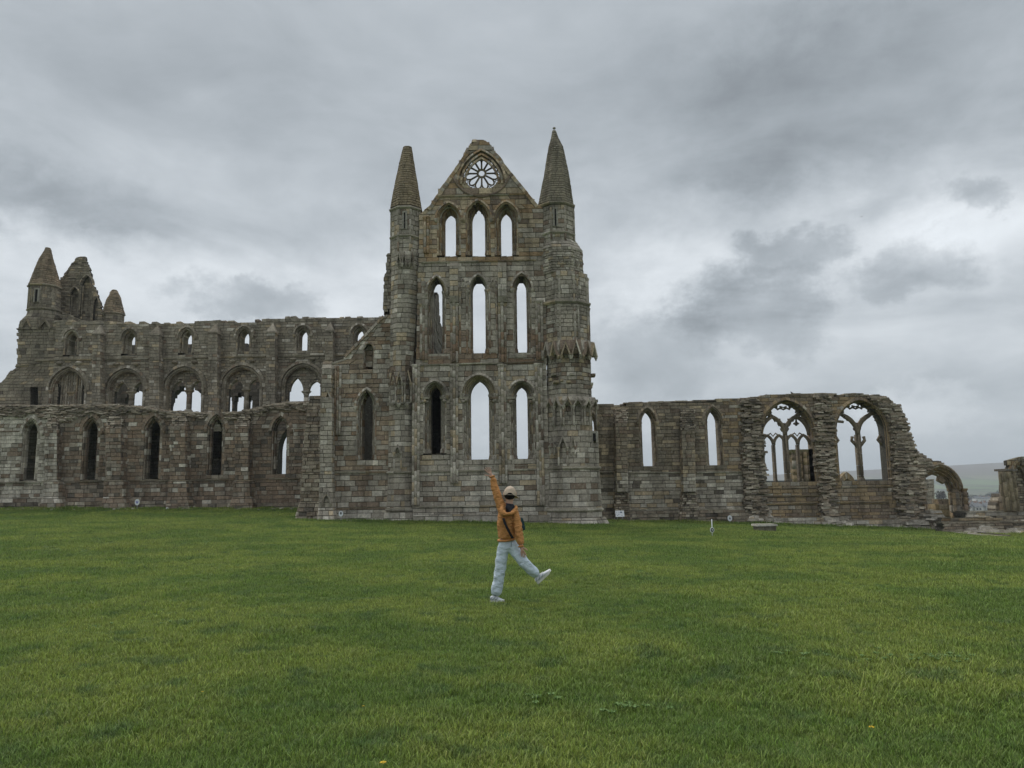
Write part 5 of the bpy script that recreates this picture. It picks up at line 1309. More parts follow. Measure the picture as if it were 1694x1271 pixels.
tag(grid_mesh(hx_, hy_, hill_z).build('hills', hill_material()), 'broad moorland hill with hedged green fields on its lower slope', kind='structure')
LEAF = {}
for nm, c in (('bare_twigs', (.055, .05, .042)), ('budding_leaves', (.11, .125, .035)), ('dark_conifer', (.025, .035, .022))): LEAF[nm] = flat_mat(nm, c, .95, .3, .3)
BARK = flat_mat('bark', (.07, .06, .05), .95)
def tree(x, yb, yt, wpx, Y, lm, label, group='trees in the valley'):
    cx, z0 = XZ(x, yb, Y); h = XZ(x, yt, Y)[1] - z0; w = (XZ(x + wpx, yb, Y)[0] - XZ(x - wpx, yb, Y)[0]) / 2
    r = empty('tree', (cx, Y, z0), label, 'tree', group)
    t = MB(); t.tube([(0, 0, -2), (.1, 0, h * .4), (0, 0, h * .8)], [h * .03, h * .022, h * .006], 6)
    for k in range(5):
        a = k * 1.3; t.tube([(0, 0, h * (.3 + .08 * k)), (math.cos(a) * w * .6, math.sin(a) * w * .5, h * (.5 + .1 * k))], [h * .012, h * .004], 5)
    t.build('trunk', BARK, r)
    c = MB(); g = rnd.Random if False else rnd
    lobes = [(g.uniform(-.6, .6) * w, g.uniform(-.5, .5) * w, h * g.uniform(.45, .85), g.uniform(.3, .5)) for _ in range(9)]
    for i in range(900):
        lx, ly, lz, lr = lobes[i % 9]; d = Vector((g.gauss(0, 1), g.gauss(0, 1), g.gauss(0, 1))).normalized() * (g.random() ** .4)
        p = Vector((lx, ly, lz)) + Vector((d.x * w * lr, d.y * w * lr, d.z * h * lr * .6)); s = h * g.uniform(.02, .045)
        e1 = Vector((g.gauss(0, 1), g.gauss(0, 1), g.gauss(0, 1))).normalized() * s; e2 = e1.cross(Vector((g.gauss(0, 1), g.gauss(0, 1), g.gauss(0, 1)))).normalized() * s
        c.add([p - e1, p + e2, p + e1, p - e2], [(0, 1, 2, 3)])
    c.build('crown', LEAF[lm], r); return r
tree(1559, 836, 812, 12, 420, 'bare_twigs', 'dark bare tree mass seen through the doorway arch', 'trees in the valley')
TR = [(1604, 832, 820, 9, 'bare_twigs'), (1614, 831, 819, 8, 'bare_twigs'), (1626, 830, 818, 8, 'bare_twigs'), (1636, 829, 816, 8, 'dark_conifer'), (1646, 829, 815, 8, 'bare_twigs'), (1655, 829, 812, 7, 'dark_conifer'), (1662, 830, 811, 7, 'dark_conifer'), (1593, 833, 822, 6, 'bare_twigs')]
for i, (x, yb, yt, w, lm) in enumerate(TR): tree(x, yb, yt, w, 1000 + 12 * i, lm, ('bare grey woodland tree in the valley beyond the town roofs' if lm == 'bare_twigs' else 'dark evergreen tree among the bare woodland beyond the town roofs'))
for i, (x, y) in enumerate(((1618, 838), (1630, 840), (1640, 837), (1648, 841), (1624, 843), (1636, 844))): tree(x, y + 1, y - 6, 5, 640 + 15 * i, 'bare_twigs', 'small bare tree standing among the houses of the valley town')
for i, x in enumerate((1600, 1607, 1600)): tree(x, 840 - 2 * i, 831 - 2 * i, 6, 700 + 30 * i, 'budding_leaves', 'pale green budding tree between the doorway arch and the town houses')
wallw = flat_mat('house_render', (.62, .61, .58), .8, .1, .3); slate = flat_mat('slate_roof', (.12, .125, .13), .7, .2, .5); redr = flat_mat('clay_roof', (.26, .13, .09), .8, .2, .5); glassd = flat_mat('window_glass', (.03, .035, .04), .2)
brk = flat_mat('brick_wall', (.30, .19, .14), .85, .2, 1)
def house(x, y, Y, w, h, dp, rot, wm, rm, label):
    cx, z0 = XZ(x, y, Y); r = empty('house', (cx, Y, z0), label, 'house', 'houses of the town in the valley'); r.rotation_euler.z = rot
    m = MB(); m.box((-w / 2, -dp / 2, -4), (w / 2, dp / 2, h)); m.build('wall', wm, r)
    m = MB(); rh = dp * .42; m.add([(-w / 2 - .3, -dp / 2 - .4, h - .1), (w / 2 + .3, -dp / 2 - .4, h - .1), (w / 2 + .3, dp / 2 + .4, h - .1), (-w / 2 - .3, dp / 2 + .4, h - .1), (-w / 2 - .3, 0, h + rh), (w / 2 + .3, 0, h + rh)], [(0, 1, 5, 4), (1, 2, 5), (2, 3, 4, 5), (3, 0, 4), (3, 2, 1, 0)]); rf = m.build('roof', rm, r)
    m = MB(); m.box((w * .3, -.5, h), (w * .3 + .9, .5, h + rh + 1.2)); m.build('chimney', brk, rf)
    for fx in (-.28, .28):
        for fz in (1.0, 3.6):
            if fz + 1.3 < h: m = MB(); m.box((fx * w - .6, -dp / 2 - .04, fz), (fx * w + .6, -dp / 2 + .05, fz + 1.3)); m.build('window', glassd, r)
HN = [('white rendered', wallw), ('red brick', brk)]; RN = [('grey slate roof', slate), ('red tiled roof', redr)]
for i in range(34):
    x = rnd.uniform(1596, 1652); y = rnd.choice([837, 839, 841, 842, 843.5, 845]); Y = 780 - (y - 836) * 26; k = 0 if rnd.random() < .7 else 1; j = 0 if rnd.random() < .85 else 1
    house(x, y + 1, Y, rnd.uniform(5, 8), rnd.uniform(2.8, 3.8), 5, rnd.uniform(-.9, .9), HN[k][1], RN[j][1], 'small %s town house with a %s down in the valley' % (HN[k][0], RN[j][0]))
for x, y in ((1617, 829), (1632, 829.5), (1625, 830)): house(x, y + 1, 960, 9, 4, 6, rnd.uniform(-.4, .4), wallw, slate, 'pale house with a slate roof in front of the valley woods')
# long low roofed building beyond the choir
lx0, lz = XZ(1262, 800, 130); lx1 = XZ(1500, 800, 130)[0]; lt1 = XZ(1350, 794.5, 130)[1]
r = empty('long_building', ((lx0 + lx1) / 2, 130, -2), 'long low building with a flat dark roof seen through the traceried windows', 'building')
m = MB(); m.box((lx0 - r.location.x, 0, 0), (lx1 - r.location.x, 12, lt1 + 2 - .4)); m.build('wall', wallw, r)
m = MB(); m.box((lx0 - r.location.x - .5, -.6, lt1 + 2 - .4), (lx1 - r.location.x + .5, 12.6, lt1 + 2)); m.build('roof', slate, r)
for k in range(7):
    m = MB(); a = (lx1 - lx0) * (k + .2) / 7 - (lx1 - lx0) / 2; m.box((a, -.03, .8), (a + 1.6, .03, 1.5)); m.build('window', glassd, r)
# ================================================================== small things on the lawn
WHITE = flat_mat('white_enamel', (.74, .75, .77), .45, .03); BLK = flat_mat('black_paint', (.03, .03, .035), .5); POST = flat_mat('galvanised_post', (.35, .36, .37), .5); VIO = flat_mat('violet_paint', (.22, .22, .55), .5)
SIGN_LOOK = []
def disc_sign(x, y, Y, rx, mark, label, ry=None):
    cx, z = XZ(x, y, Y); g = gz(cx, Y); r = empty('number_sign', (cx, Y, g), label, 'marker sign', 'round trail markers'); h = z - g
    rad = (XZ(x + rx, y, Y)[0] - XZ(x - rx, y, Y)[0]) / 2; tall = rad * 1.28
    m = MB(); m.tube([(0, .03, -.1), (0, .03, h)], .018, 6); m.build('post', POST, r)
    m = MB(); n = 24; fr = [(rad * math.cos(2 * math.pi * k / n), -.012, h + tall * math.sin(2 * math.pi * k / n)) for k in range(n)]; bk = [(a, .012, c) for a, _, c in fr]
    m.add(fr + bk, [tuple(range(n)), tuple(range(n, 2 * n))[::-1]] + [(k, k + n, (k + 1) % n + n, (k + 1) % n) for k in range(n)]); m.build('sign_plate', WHITE, r)
    m = MB()
    if mark == 'head':      # upright emblem with a dark head and two arms
        m.box((-.018, -.02, h - .05), (.018, -.013, h + tall * .5)); m.box((-rad * .45, -.02, h + .0), (rad * .45, -.013, h + .03)); m.box((-.03, -.02, h + tall * .35), (.03, -.013, h + tall * .6)); mat = BLK
    elif mark == 'arms':
        for s in (-1, 1): m.add([(s * rad * .5, -.018, h + tall * .35), (s * rad * .5 - s * .04, -.018, h + tall * .45), (-s * .02, -.018, h - tall * .4), (s * .03, -.018, h - tall * .45)], [(0, 1, 2, 3)])
        m.box((-rad * .5, -.02, h), (rad * .5, -.013, h + .02)); mat = VIO
    else:
        m.add([(-.07, -.018, h - .06), (.0, -.018, h + .03), (.07, -.018, h - .06)], [(0, 1, 2)]); m.box((-.015, -.02, h), (.015, -.013, h + tall * .4)); mat = BLK
    m.build('emblem', mat, r)
disc_sign(227, 831, 48.2, 4.0, 'arms', 'round white and violet marker disc at the foot of the aisle wall')
disc_sign(564, 850, 40.6, 3.7, 'head', 'oval white marker disc at the foot of the stub wall beside the broken buttress')
disc_sign(1207.3, 857.5, 46.4, 3.8, 'leaf', 'oval white marker disc at the foot of the choir wall')
# white waymark post with a ring plate
cx, z = XZ(1178.8, 888, 30); g = gz(cx, 30); z0 = P(1178.4, 888, 30).z
Yp = 30.0
for _ in range(30):
    p = P(1178.4, 888, Yp); 
    if p.z < gz(p.x, Yp): Yp -= .4
p = P(1178.4, 888, Yp); zt = P(1179.3, 859, Yp).z; zd = P(1179, 877, Yp).z; rd = (P(1182.6, 877, Yp).x - P(1175.6, 877, Yp).x) / 2
r = empty('waymark_post', (p.x, Yp, gz(p.x, Yp)), 'thin white post with a small ringed plate standing in the grass', 'marker post'); o_ = r.location
m = MB(); m.tube([(.0, 0, -.1), (.01, 0, zt - o_.z)], rd * .22, 8); m.build('post', WHITE, r)
m = MB(); m.tube([(rd * .85 * math.cos(a), -.02, zd - o_.z + rd * 1.1 * math.sin(a)) for a in np.linspace(0, 2 * math.pi, 16, endpoint=False)], rd * .18, 6, closed=True); m.build('ring', WHITE, r)
m = MB(); n = 16; m.add([(rd * .75 * math.cos(2 * math.pi * k / n), -.03, zd - o_.z + rd * .95 * math.sin(2 * math.pi * k / n)) for k in range(n)], [tuple(range(n))]); m.build('plate', flat_mat('dark_plate', (.06, .075, .06), .5), r)
m = MB(); m.box((-rd * .12, -.045, zd - o_.z - rd * .3), (rd * .12, -.035, zd - o_.z + rd * .3)); m.add([(-rd * .4, -.04, zd - o_.z), (0, -.04, zd - o_.z + rd * .5), (rd * .4, -.04, zd - o_.z)], [(0, 1, 2)]); m.build('arrow', WHITE, r)
# information lectern
Yb = 46.6; x0, z0 = XZ(1018.5, 855.5, Yb); x1, z1 = XZ(1032.6, 844.8, Yb); cx = (x0 + x1) / 2; g = gz(cx, Yb)
r = empty('information_panel', (cx, Yb, g), 'white rectangular information panel leaning back by the choir buttress', 'information panel')
w = (x1 - x0) / 2; h = z1 - z0; b0 = z0 - g
m = MB(); f = [V(-w, -.1, b0), V(w, -.1, b0 + .02), V(w - .01, .1, b0 + h), V(-w - .01, .1, b0 + h)]; m.hexa(f, [v + V(0, .03, 0) for v in f], (.7, .7, .7)); m.build('panel', WHITE, r)
BLU = flat_mat('printed_blue', (.12, .16, .22), .5)
def on(u, v): 
    a = f[0].lerp(f[1], u); b = f[3].lerp(f[2], u); return a.lerp(b, v) + V(0, -.006, 0)
m = MB()
for (u0, v0, u1, v1) in ((.55, .62, .78, .82), (.12, .70, .2, .76), (.38, .66, .45, .8), (.2, .2, .28, .3), (.35, .36, .42, .5), (.66, .2, .76, .26), (.12, .45, .17, .5)): m.add([on(u0, v0), on(u1, v0), on(u1, v1), on(u0, v1)], [(0, 1, 2, 3)])
m.build('printed_picture', BLU, r)
m = MB()
for s in (-1, 1): m.tube([(s * w * .6, .1, -.1), (s * w * .6, .02, b0 + h * .5)], .03, 6)
m.build('stand', POST, r)
# small stone on the grass by the aisle wall
m = MB(); cx, z = XZ(277, 839, 48.6); m.lathe((0, 0, 0), [(.06, -.05), (.11, .02), (.08, .09), (.03, .12)], 8, PALE); o = m.build('white_stone', WHITE, None, (cx, 48.6, gz(cx, 48.6))); tag(o, 'small white stone lying in the grass by the aisle wall', 'stone')

# ---- birds
BIRD = flat_mat('dark_feathers', (.05, .05, .055), .7)
def perched(x, y, Y, s, yaw, label):
    cx, z = XZ(x, y, Y); r = empty('bird', (cx, Y + .3, z), label, 'bird', None); r.rotation_euler.z = yaw
    m = MB(); m.tube([(-.26 * s, 0, .05 * s), (-.14 * s, 0, .10 * s), (0, 0, .17 * s), (.09 * s, 0, .24 * s), (.13 * s, 0, .31 * s), (.17 * s, 0, .33 * s), (.23 * s, 0, .32 * s)], [.015 * s, .04 * s, .085 * s, .07 * s, .042 * s, .038 * s, .008 * s], 8); b = m.build('body', BIRD, r)
    for k in (-1, 1):
        m = MB(); m.tube([(-.22 * s, k * .035 * s, .09 * s), (-.08 * s, k * .07 * s, .14 * s), (.05 * s, k * .075 * s, .2 * s)], [.01 * s, .035 * s, .025 * s], 6); m.build('wing', BIRD, r)
        m = MB(); m.tube([(.0, k * .03 * s, .12 * s), (.01 * s, k * .03 * s, 0)], .008 * s, 4); m.build('leg', BIRD, r)
perched(1272, 655, CY, .42, 2.6, 'dark bird perched on the wall top above the left side of the first traceried window')
perched(1314, 652.5, CY, .6, 2.9, 'largest dark perched bird on the wall top to the right of the first tracery apex')
perched(1385, 655.5, CY, .42, .2, 'small low dark bird crouched on the wall top beside the second traceried window')
p = P(1425, 359, 90); r = empty('flying_bird', p, 'tiny bird gliding in the cloudy sky over the choir wall', 'bird')
m = MB(); m.tube([(-.3, 0, 0), (0, 0, .05), (.25, 0, .04), (.36, 0, .03)], [.02, .08, .06, .01], 8); m.build('body', BIRD, r)
for s in (-1, 1):
    m = MB(); m.add([(-.1, 0, .06), (.12, 0, .06), (.08, s * .35, .16), (-.08, s * .38, .16), (-.06, s * .8, .08), (0, s * .78, .08)], [(0, 1, 2, 3), (3, 2, 5, 4)]); o = m.build('wing', BIRD, r)
r.rotation_euler = (0, 0, .6); r.scale = (.35, .35, .35)

# ================================================================== person
PERY = 11.45
gp = P(820, 987, PERY); po = Vector((gp.x, PERY, gz(gp.x, PERY)))
per = empty('person', po, 'person in orange jacket, pale jeans and beige cap, one arm and foot raised', 'person')
def pl_(x, y, d=0.):
    """place in the person's own metres from a photo position, d metres behind the standing foot"""
    q = P(x, y, PERY + d); return Vector((q.x - po.x, d, q.z - po.z))
def skin_mesh(name, verts, edges, radii, mat, sub=2, parent=per, root=0, push=None):
    me = D.meshes.new(name); me.from_pydata([tuple(v) for v in verts], edges, []); o = D.objects.new(name, me); col.objects.link(o); o.parent = parent
    o.modifiers.new('skin', 'SKIN'); 
    if not me.skin_vertices: bpy.context.view_layer.objects.active = o
    sv = me.skin_vertices[0].data
    for i, r in enumerate(radii): sv[i].radius = r if isinstance(r, tuple) else (r, r); sv[i].use_root = (i == root)
    o.modifiers['skin'].use_smooth_shade = True
    s = o.modifiers.new('sub', 'SUBSURF'); s.levels = sub; s.render_levels = sub
    dg = bpy.context.evaluated_depsgraph_get(); ev = o.evaluated_get(dg); nm = D.meshes.new_from_object(ev)
    o.modifiers.clear(); o.data = nm; nm.name = name
    if push:
        for v in nm.vertices: v.co = push(v.co.copy(), v.normal.copy())
    nm.materials.clear(); nm.materials.append(mat)
    for p_ in nm.polygons: p_.use_smooth = True
    return o
def cloth_mat(name, rgb, var=.1, sc=14, bump=.012, sheen=0):
    m, n, b = new_mat(name); tc = n.nt.nodes.new('ShaderNodeTexCoord'); v = tc.outputs['Object']
    c = n.mix(1., rgb, n.ramp(n.noise(v, sc, 5, .6), [(.3, 1 - var), (.7, 1 + var)]), 'MULTIPLY'); n.nt.links.new(c, b.inputs['Base Color']); b.inputs['Roughness'].default_value = .85; b.inputs['Specular IOR Level'].default_value = .2
    vx, vy, vz = n.xyz(v); fold = n.noise(n.comb(n.m('MULTIPLY', vx, 1.), n.m('MULTIPLY', vy, 1.), n.m('MULTIPLY', vz, 1.6)), 8, 3, .5, 1.2)
    n.nt.links.new(n.bump(fold, 1., bump * 3.5), b.inputs['Normal']); return m
ORANGE = cloth_mat('orange_canvas', (.50, .235, .085)); JEAN = cloth_mat('pale_denim', (.56, .64, .71), .1, 18); SKINM = flat_mat('skin', (.50, .30, .22), .55, .06, 20, .4); BEIGE = cloth_mat('beige_cotton', (.46, .37, .28), .05, 20, .003); HAIR = flat_mat('black_hair', (.010, .009, .010), .75, .3, 60, .2); TEE = cloth_mat('charcoal_cotton', (.022, .022, .028), .1, 20, .004); NAVY = cloth_mat('dark_teal_nylon', (.02, .045, .05), .1, 20, .004)
SHOE = flat_mat('white_mesh_shoe', (.62, .64, .66), .6, .08, 30); SOLE = flat_mat('shoe_sole', (.70, .69, .64), .7, .05, 30); SILV = flat_mat('silver_overlay', (.30, .33, .37), .35, .1, 30); STRAPM = flat_mat('black_webbing', (.012, .012, .014), .7)
J = {}
J['pelvis'] = pl_(836, 893, .03); J['waist'] = pl_(838, 878, .02); J['chest'] = pl_(841, 855, .0); J['neck0'] = pl_(842, 838, .0); J['neck1'] = pl_(843, 829, .0); J['head'] = pl_(843.5, 817, .0); J['crown'] = pl_(843.5, 807, .0)
J['lsh'] = pl_(829.5, 841, -.0); J['lel'] = pl_(821, 814, .02); J['lwr'] = pl_(814, 788, .04)
J['rsh'] = pl_(852, 845, -.04); J['rel'] = pl_(857.5, 876, -.10); J['rwr'] = pl_(862, 905, -.14)
J['lhip'] = pl_(832, 900, .03); J['lkn'] = pl_(829, 938, .0); J['lan'] = pl_(821, 979, .0)
J['rhip'] = pl_(845, 900, .05); J['rkn'] = pl_(866, 930, -.06); J['ran'] = pl_(891, 955, -.02)
def chain(lst, segs=None): return lst
# body: one continuous surface, head to hands and ankles
bn = ['pelvis', 'waist', 'chest', 'neck0', 'neck1', 'head', 'crown', 'lsh', 'lel', 'lwr', 'rsh', 'rel', 'rwr', 'lhip', 'lkn', 'lan', 'rhip', 'rkn', 'ran']
vid = {k: i for i, k in enumerate(bn)}; verts = [J[k] for k in bn]
rad = dict(pelvis=(.085, .07), waist=(.09, .07), chest=(.14, .10), neck0=.055, neck1=.052, head=(.075, .092), crown=(.06, .07), lsh=.055, lel=.042, lwr=.027, rsh=.055, rel=.042, rwr=.027, lhip=.07, lkn=.06, lan=.036, rhip=.07, rkn=.06, ran=.042)
radii = [rad[k] for k in bn]
edges = [(vid[a], vid[b]) for a, b in (('pelvis', 'waist'), ('waist', 'chest'), ('chest', 'neck0'), ('neck0', 'neck1'), ('neck1', 'head'), ('head', 'crown'), ('chest', 'lsh'), ('lsh', 'lel'), ('lel', 'lwr'), ('chest', 'rsh'), ('rsh', 'rel'), ('rel', 'rwr'), ('pelvis', 'lhip'), ('lhip', 'lkn'), ('lkn', 'lan'), ('pelvis', 'rhip'), ('rhip', 'rkn'), ('rkn', 'ran'))]
def hand(wr, dirv, side, spread, thumb, curl, tipnormal):
    """palm and five fingers: dirv along the hand, side towards the thumb"""
    i0 = vid[wr]; w = J[wr]; d = dirv.normalized(); s = (side - d * side.dot(d)).normalized(); nrm = tipnormal
    def v(p, r): verts.append(p); radii.append(r); return len(verts) - 1
    palm = v(w + d * .045, (.026, .018)); edges.append((i0, palm)); 
    L = [.072, .080, .076, .060]
    for k in range(4):
        o = s * (.027 - .018 * k); a = spread * (1.2 - .8 * k)
        b0 = v(w + d * (.085 - .004 * abs(k - 1)) + o, .0095); edges.append((palm, b0)); dd = (d + s * math.tan(a)).normalized()
        b1 = v(verts[b0] + dd * L[k] * .5 + nrm * curl * .012, .0082); b2 = v(verts[b0] + dd * L[k] + nrm * curl * .035, .0065); edges.extend([(b0, b1), (b1, b2)])
    t0 = v(w + d * .03 + s * .034, .012); t1 = v(w + d * .055 + s * (.055 + .02 * thumb), .0098); t2 = v(w + d * .078 + s * (.068 + .035 * thumb), .0075); edges.extend([(i0, t0), (t0, t1), (t1, t2)])
lh = pl_(806.5, 776, .05) - J['lwr']; hand('lwr', lh, Vector((-.8, 0, -.5)), .20, .6, .4, V(0, -1, 0))
rh = pl_(866.5, 919, -.15) - J['rwr']; hand('rwr', rh, Vector((1, .1, .2)), .10, .3, .5, V(0, 1, 0))
body = skin_mesh('body', verts, edges, radii, SKINM, 2)
# face (turned away, towards the ruin): nose, mouth, eyes and ears on the far side of the head
hc = J['head'] + V(0, 0, .0)
m = MB(); fd = V(.25, .97, 0).normalized(); fr_ = V(.97, -.25, 0)
m.tube([hc + fd * .085 + V(0, 0, .02), hc + fd * .112 + V(0, 0, -.015), hc + fd * .09 + V(0, 0, -.025)], [.008, .014, .008], 8); m.build('nose', SKINM, per)
for s in (-1, 1):
    m = MB(); c = hc + fr_ * s * .036 + fd * .082 + V(0, 0, .012); m.lathe(tuple(c - V(0, 0, .01)), [(.004, 0), (.011, .006), (.011, .014), (.004, .02)], 8, (1, 1, 1)); m.build('eye', WHITE, per)
    m = MB(); c = hc + fr_ * s * .083 + V(0, 0, -.01); m.tube([c + V(0, 0, .032), c + fr_ * s * .012 + V(0, 0, .02), c + fr_ * s * .012 + V(0, 0, -.01), c + V(0, 0, -.03)], [.007, .012, .010, .006], 6); m.build('ear', SKINM, per)
m = MB(); m.tube([hc + fd * .088 + fr_ * -.022 + V(0, 0, -.052), hc + fd * .094 + V(0, 0, -.05), hc + fd * .088 + fr_ * .022 + V(0, 0, -.052)], [.004, .007, .004], 6); m.build('mouth', flat_mat('lips', (.4, .16, .13), .5), per)
# hair under the cap
m = MB(); prof = []
n = 20
def ell(c, rx, ry, rz, z0, z1, k=7, n=20):
    vs = []; fs = []
    for i in range(k + 1):
        t = z0 + (z1 - z0) * i / k; r = math.sqrt(max(0.0004, 1 - t * t))
        for j in range(n): a = 2 * math.pi * j / n; vs.append((c.x + rx * r * math.cos(a), c.y + ry * r * math.sin(a), c.z + rz * t))
    for i in range(k):
        for j in range(n): l = (j + 1) % n; fs.append((i * n + j, i * n + l, (i + 1) * n + l, (i + 1) * n + j))
    fs.append(tuple(range(n))[::-1]); fs.append(tuple(k * n + j for j in range(n))); return vs, fs
vs, fs = ell(hc + V(-.002, -.012, -.012), .086, .098, .085, -.86, .9); m.add(vs, fs, (0, 0, 0), True); m.build('hair', HAIR, per)
# cap: dome, seam button, peak to the front right, and the opening at the back with its strap
m = MB(); vs, fs = ell(hc + V(0, 0, -.03), .101, .116, .146, 0.0, 1.0, 10, 32)
tilt = Matrix.Rotation(R_(4), 3, 'Y') @ Matrix.Rotation(R_(-6), 3, 'X'); c0 = hc + V(0, 0, -.03)
vs2 = []
for v in vs:
    p = Vector(v); r_ = p - c0; az_ = math.atan2(r_.y, r_.x)
    # half-round opening at the back
    bk = math.exp(-((az_ + math.pi / 2) / .38) ** 4); 
    if r_.z < .035: p = p + V(0, 0, .034 * bk * (1 - max(0, r_.z) / .035))
    vs2.append(c0 + tilt @ (p - c0))
m.add(vs2, fs[:-2] + [fs[-1]], (0, 0, 0), True); cap = m.build('cap', BEIGE, per)
m = MB(); P0 = [c0 + tilt @ (V(math.cos(a) * .100, math.sin(a) * .113, .004)) for a in np.linspace(-2.0, -1.14, 7)]; m.tube(P0, .006, 6); m.build('strap', flat_mat('cap_strap', (.20, .17, .14), .6), cap)
m = MB(); bx = []
for r0, zz in ((.10, .006), (.135, -.002), (.165, -.014)):
    for a in np.linspace(.15, 1.35, 9):
        sq_ = 1 - .25 * (abs(a - .75) / .6) ** 2 if r0 > .11 else 1; bx.append(c0 + tilt @ V(math.cos(a) * r0 * sq_, math.sin(a) * (r0 + .012) * sq_, zz))
fsx = [(i * 9 + j, i * 9 + j + 1, (i + 1) * 9 + j + 1, (i + 1) * 9 + j) for i in range(2) for j in range(8)]
m.add(bx + [b - V(0, 0, .006) for b in bx], fsx + [tuple(i + 27 for i in f[::-1]) for f in fsx] + [(18 + j, 18 + j + 1, 45 + j + 1, 45 + j) for j in range(8)], (0, 0, 0), True); m.build('peak', BEIGE, cap)
m = MB(); q = c0 + tilt @ V(0, 0, .145); m.lathe(tuple(q), [(.009, 0), (.009, .004), (.004, .008)], 8); m.build('button', BEIGE, cap)
# t-shirt at the neck and its dark panel between the lapels of the hood
vv = [pl_(841.5, 854, -.0), pl_(842.5, 842, -.01), pl_(843, 834, -.0)]
skin_mesh('tshirt', vv, [(0, 1), (1, 2)], [(.10, .075), (.10, .085), (.060, .060)], TEE, 2)
# jacket: torso and both sleeves as one cloth
def lerp(a, b, t): return a.lerp(b, t)
jv = [pl_(838, 892, .02), pl_(838.5, 872, .0), pl_(841, 852, -.01),
      pl_(831.5, 842.5, .0), lerp(J['lsh'], J['lel'], .35), lerp(J['lsh'], J['lel'], .75), lerp(J['lel'], J['lwr'], .12), lerp(J['lel'], J['lwr'], .6), lerp(J['lel'], J['lwr'], .98),
      pl_(851, 847, -.03), lerp(J['rsh'], J['rel'], .35), lerp(J['rsh'], J['rel'], .75), lerp(J['rel'], J['rwr'], .12), lerp(J['rel'], J['rwr'], .6), lerp(J['rel'], J['rwr'], .96)]
je = [(0, 1), (1, 2), (2, 3), (3, 4), (4, 5), (5, 6), (6, 7), (7, 8), (2, 9), (9, 10), (10, 11), (11, 12), (12, 13), (13, 14)]
jr = [(.142, .13), (.142, .130), (.132, .108), (.078, .078), .072, .066, .063, .055, .047, (.078, .078), .070, .066, .064, .056, .047]
def wrinkle(co, no):
    w = mnoise.noise(co * 9 + V(0, 0, 3)) * .009 + mnoise.noise(co * 26) * .009 + .006 * math.sin(co.z * 55 + 12 * mnoise.noise(co * 6)) * max(0, mnoise.noise(co * 4 + V(5, 0, 0)) + .2)
    return co + no * w
jk = skin_mesh('jacket', jv, je, jr, ORANGE, 3, root=1, push=wrinkle)
m = MB()  # hem and cuffs
hemc = pl_(838, 893, .02)
m.tube([hemc + V(math.cos(a) * .122, math.sin(a) * .108, .012 * math.sin(a + 1)) for a in np.linspace(0, 2 * math.pi, 20, endpoint=False)], .018, 8, closed=True); m.build('hem', ORANGE, jk)
for a_, b_ in (('lel', 'lwr'), ('rel', 'rwr')):
    m = MB(); e = (J[b_] - J[a_]).normalized(); c = lerp(J[a_], J[b_], .97); s1 = e.cross(V(0, 1, 0)).normalized(); s2 = e.cross(s1).normalized()
    m.tube([c + (s1 * math.cos(a) + s2 * math.sin(a)) * .034 for a in np.linspace(0, 2 * math.pi, 14, endpoint=False)], .013, 6, closed=True); m.build('cuff', ORANGE, jk)
# fallen hood on the shoulders: a heavy fold that opens in a V over the dark shirt
hv = [pl_(831.5, 836.5, -.06), pl_(829.5, 843, -.115), pl_(833.5, 850, -.145), pl_(841, 853, -.155), pl_(849, 847.5, -.14), pl_(854, 841.5, -.10), pl_(853, 837, -.04)]
skin_mesh('hood', hv, [(i, i + 1) for i in range(6)], [(.024, .03), (.048, .04), (.055, .045), (.042, .036), (.040, .034), (.034, .03), (.022, .022)], ORANGE, 3, parent=jk, root=3, push=wrinkle)
m = MB()
vs = [pl_(836.5, 832.5, -.09), pl_(849, 834, -.09), pl_(851.5, 838.5, -.12), pl_(843.5, 848, -.155), pl_(837.5, 838, -.13)]
m.add([v for v in vs] + [v + V(0, .05, 0) for v in vs], [(0, 1, 2, 3, 4)] + [(i, (i + 1) % 5, (i + 1) % 5 + 5, i + 5) for i in range(5)]); m.build('hood_lining', TEE, jk)
m = MB(); c = [pl_(832.5, 858, -.165), pl_(836, 868, -.185), pl_(842, 880, -.185), pl_(848, 891, -.165)]
for a, b in zip(c, c[1:]): m.hexa([a + V(-.016, 0, 0), b + V(-.02, 0, 0), b + V(.02, 0, .008), a + V(.016, 0, .008)][::1], [v + V(0, .03, 0) for v in (a + V(-.016, 0, 0), b + V(-.02, 0, 0), b + V(.02, 0, .008), a + V(.016, 0, .008))], (0, 0, 0))
bag = empty('shoulder_bag', po + pl_(860, 868, .1), 'dark teal sling bag worn at the side of the person in orange', 'bag')
so = m.build('strap', STRAPM, bag); so.location = -(bag.location - po)
sv = skin_mesh('pouch', [V(-.02, .02, .10), V(-.01, .03, .0), V(-.0, .03, -.10)], [(0, 1), (1, 2)], [(.04, .07), (.055, .10), (.045, .08)], NAVY, 2, parent=bag, root=1)
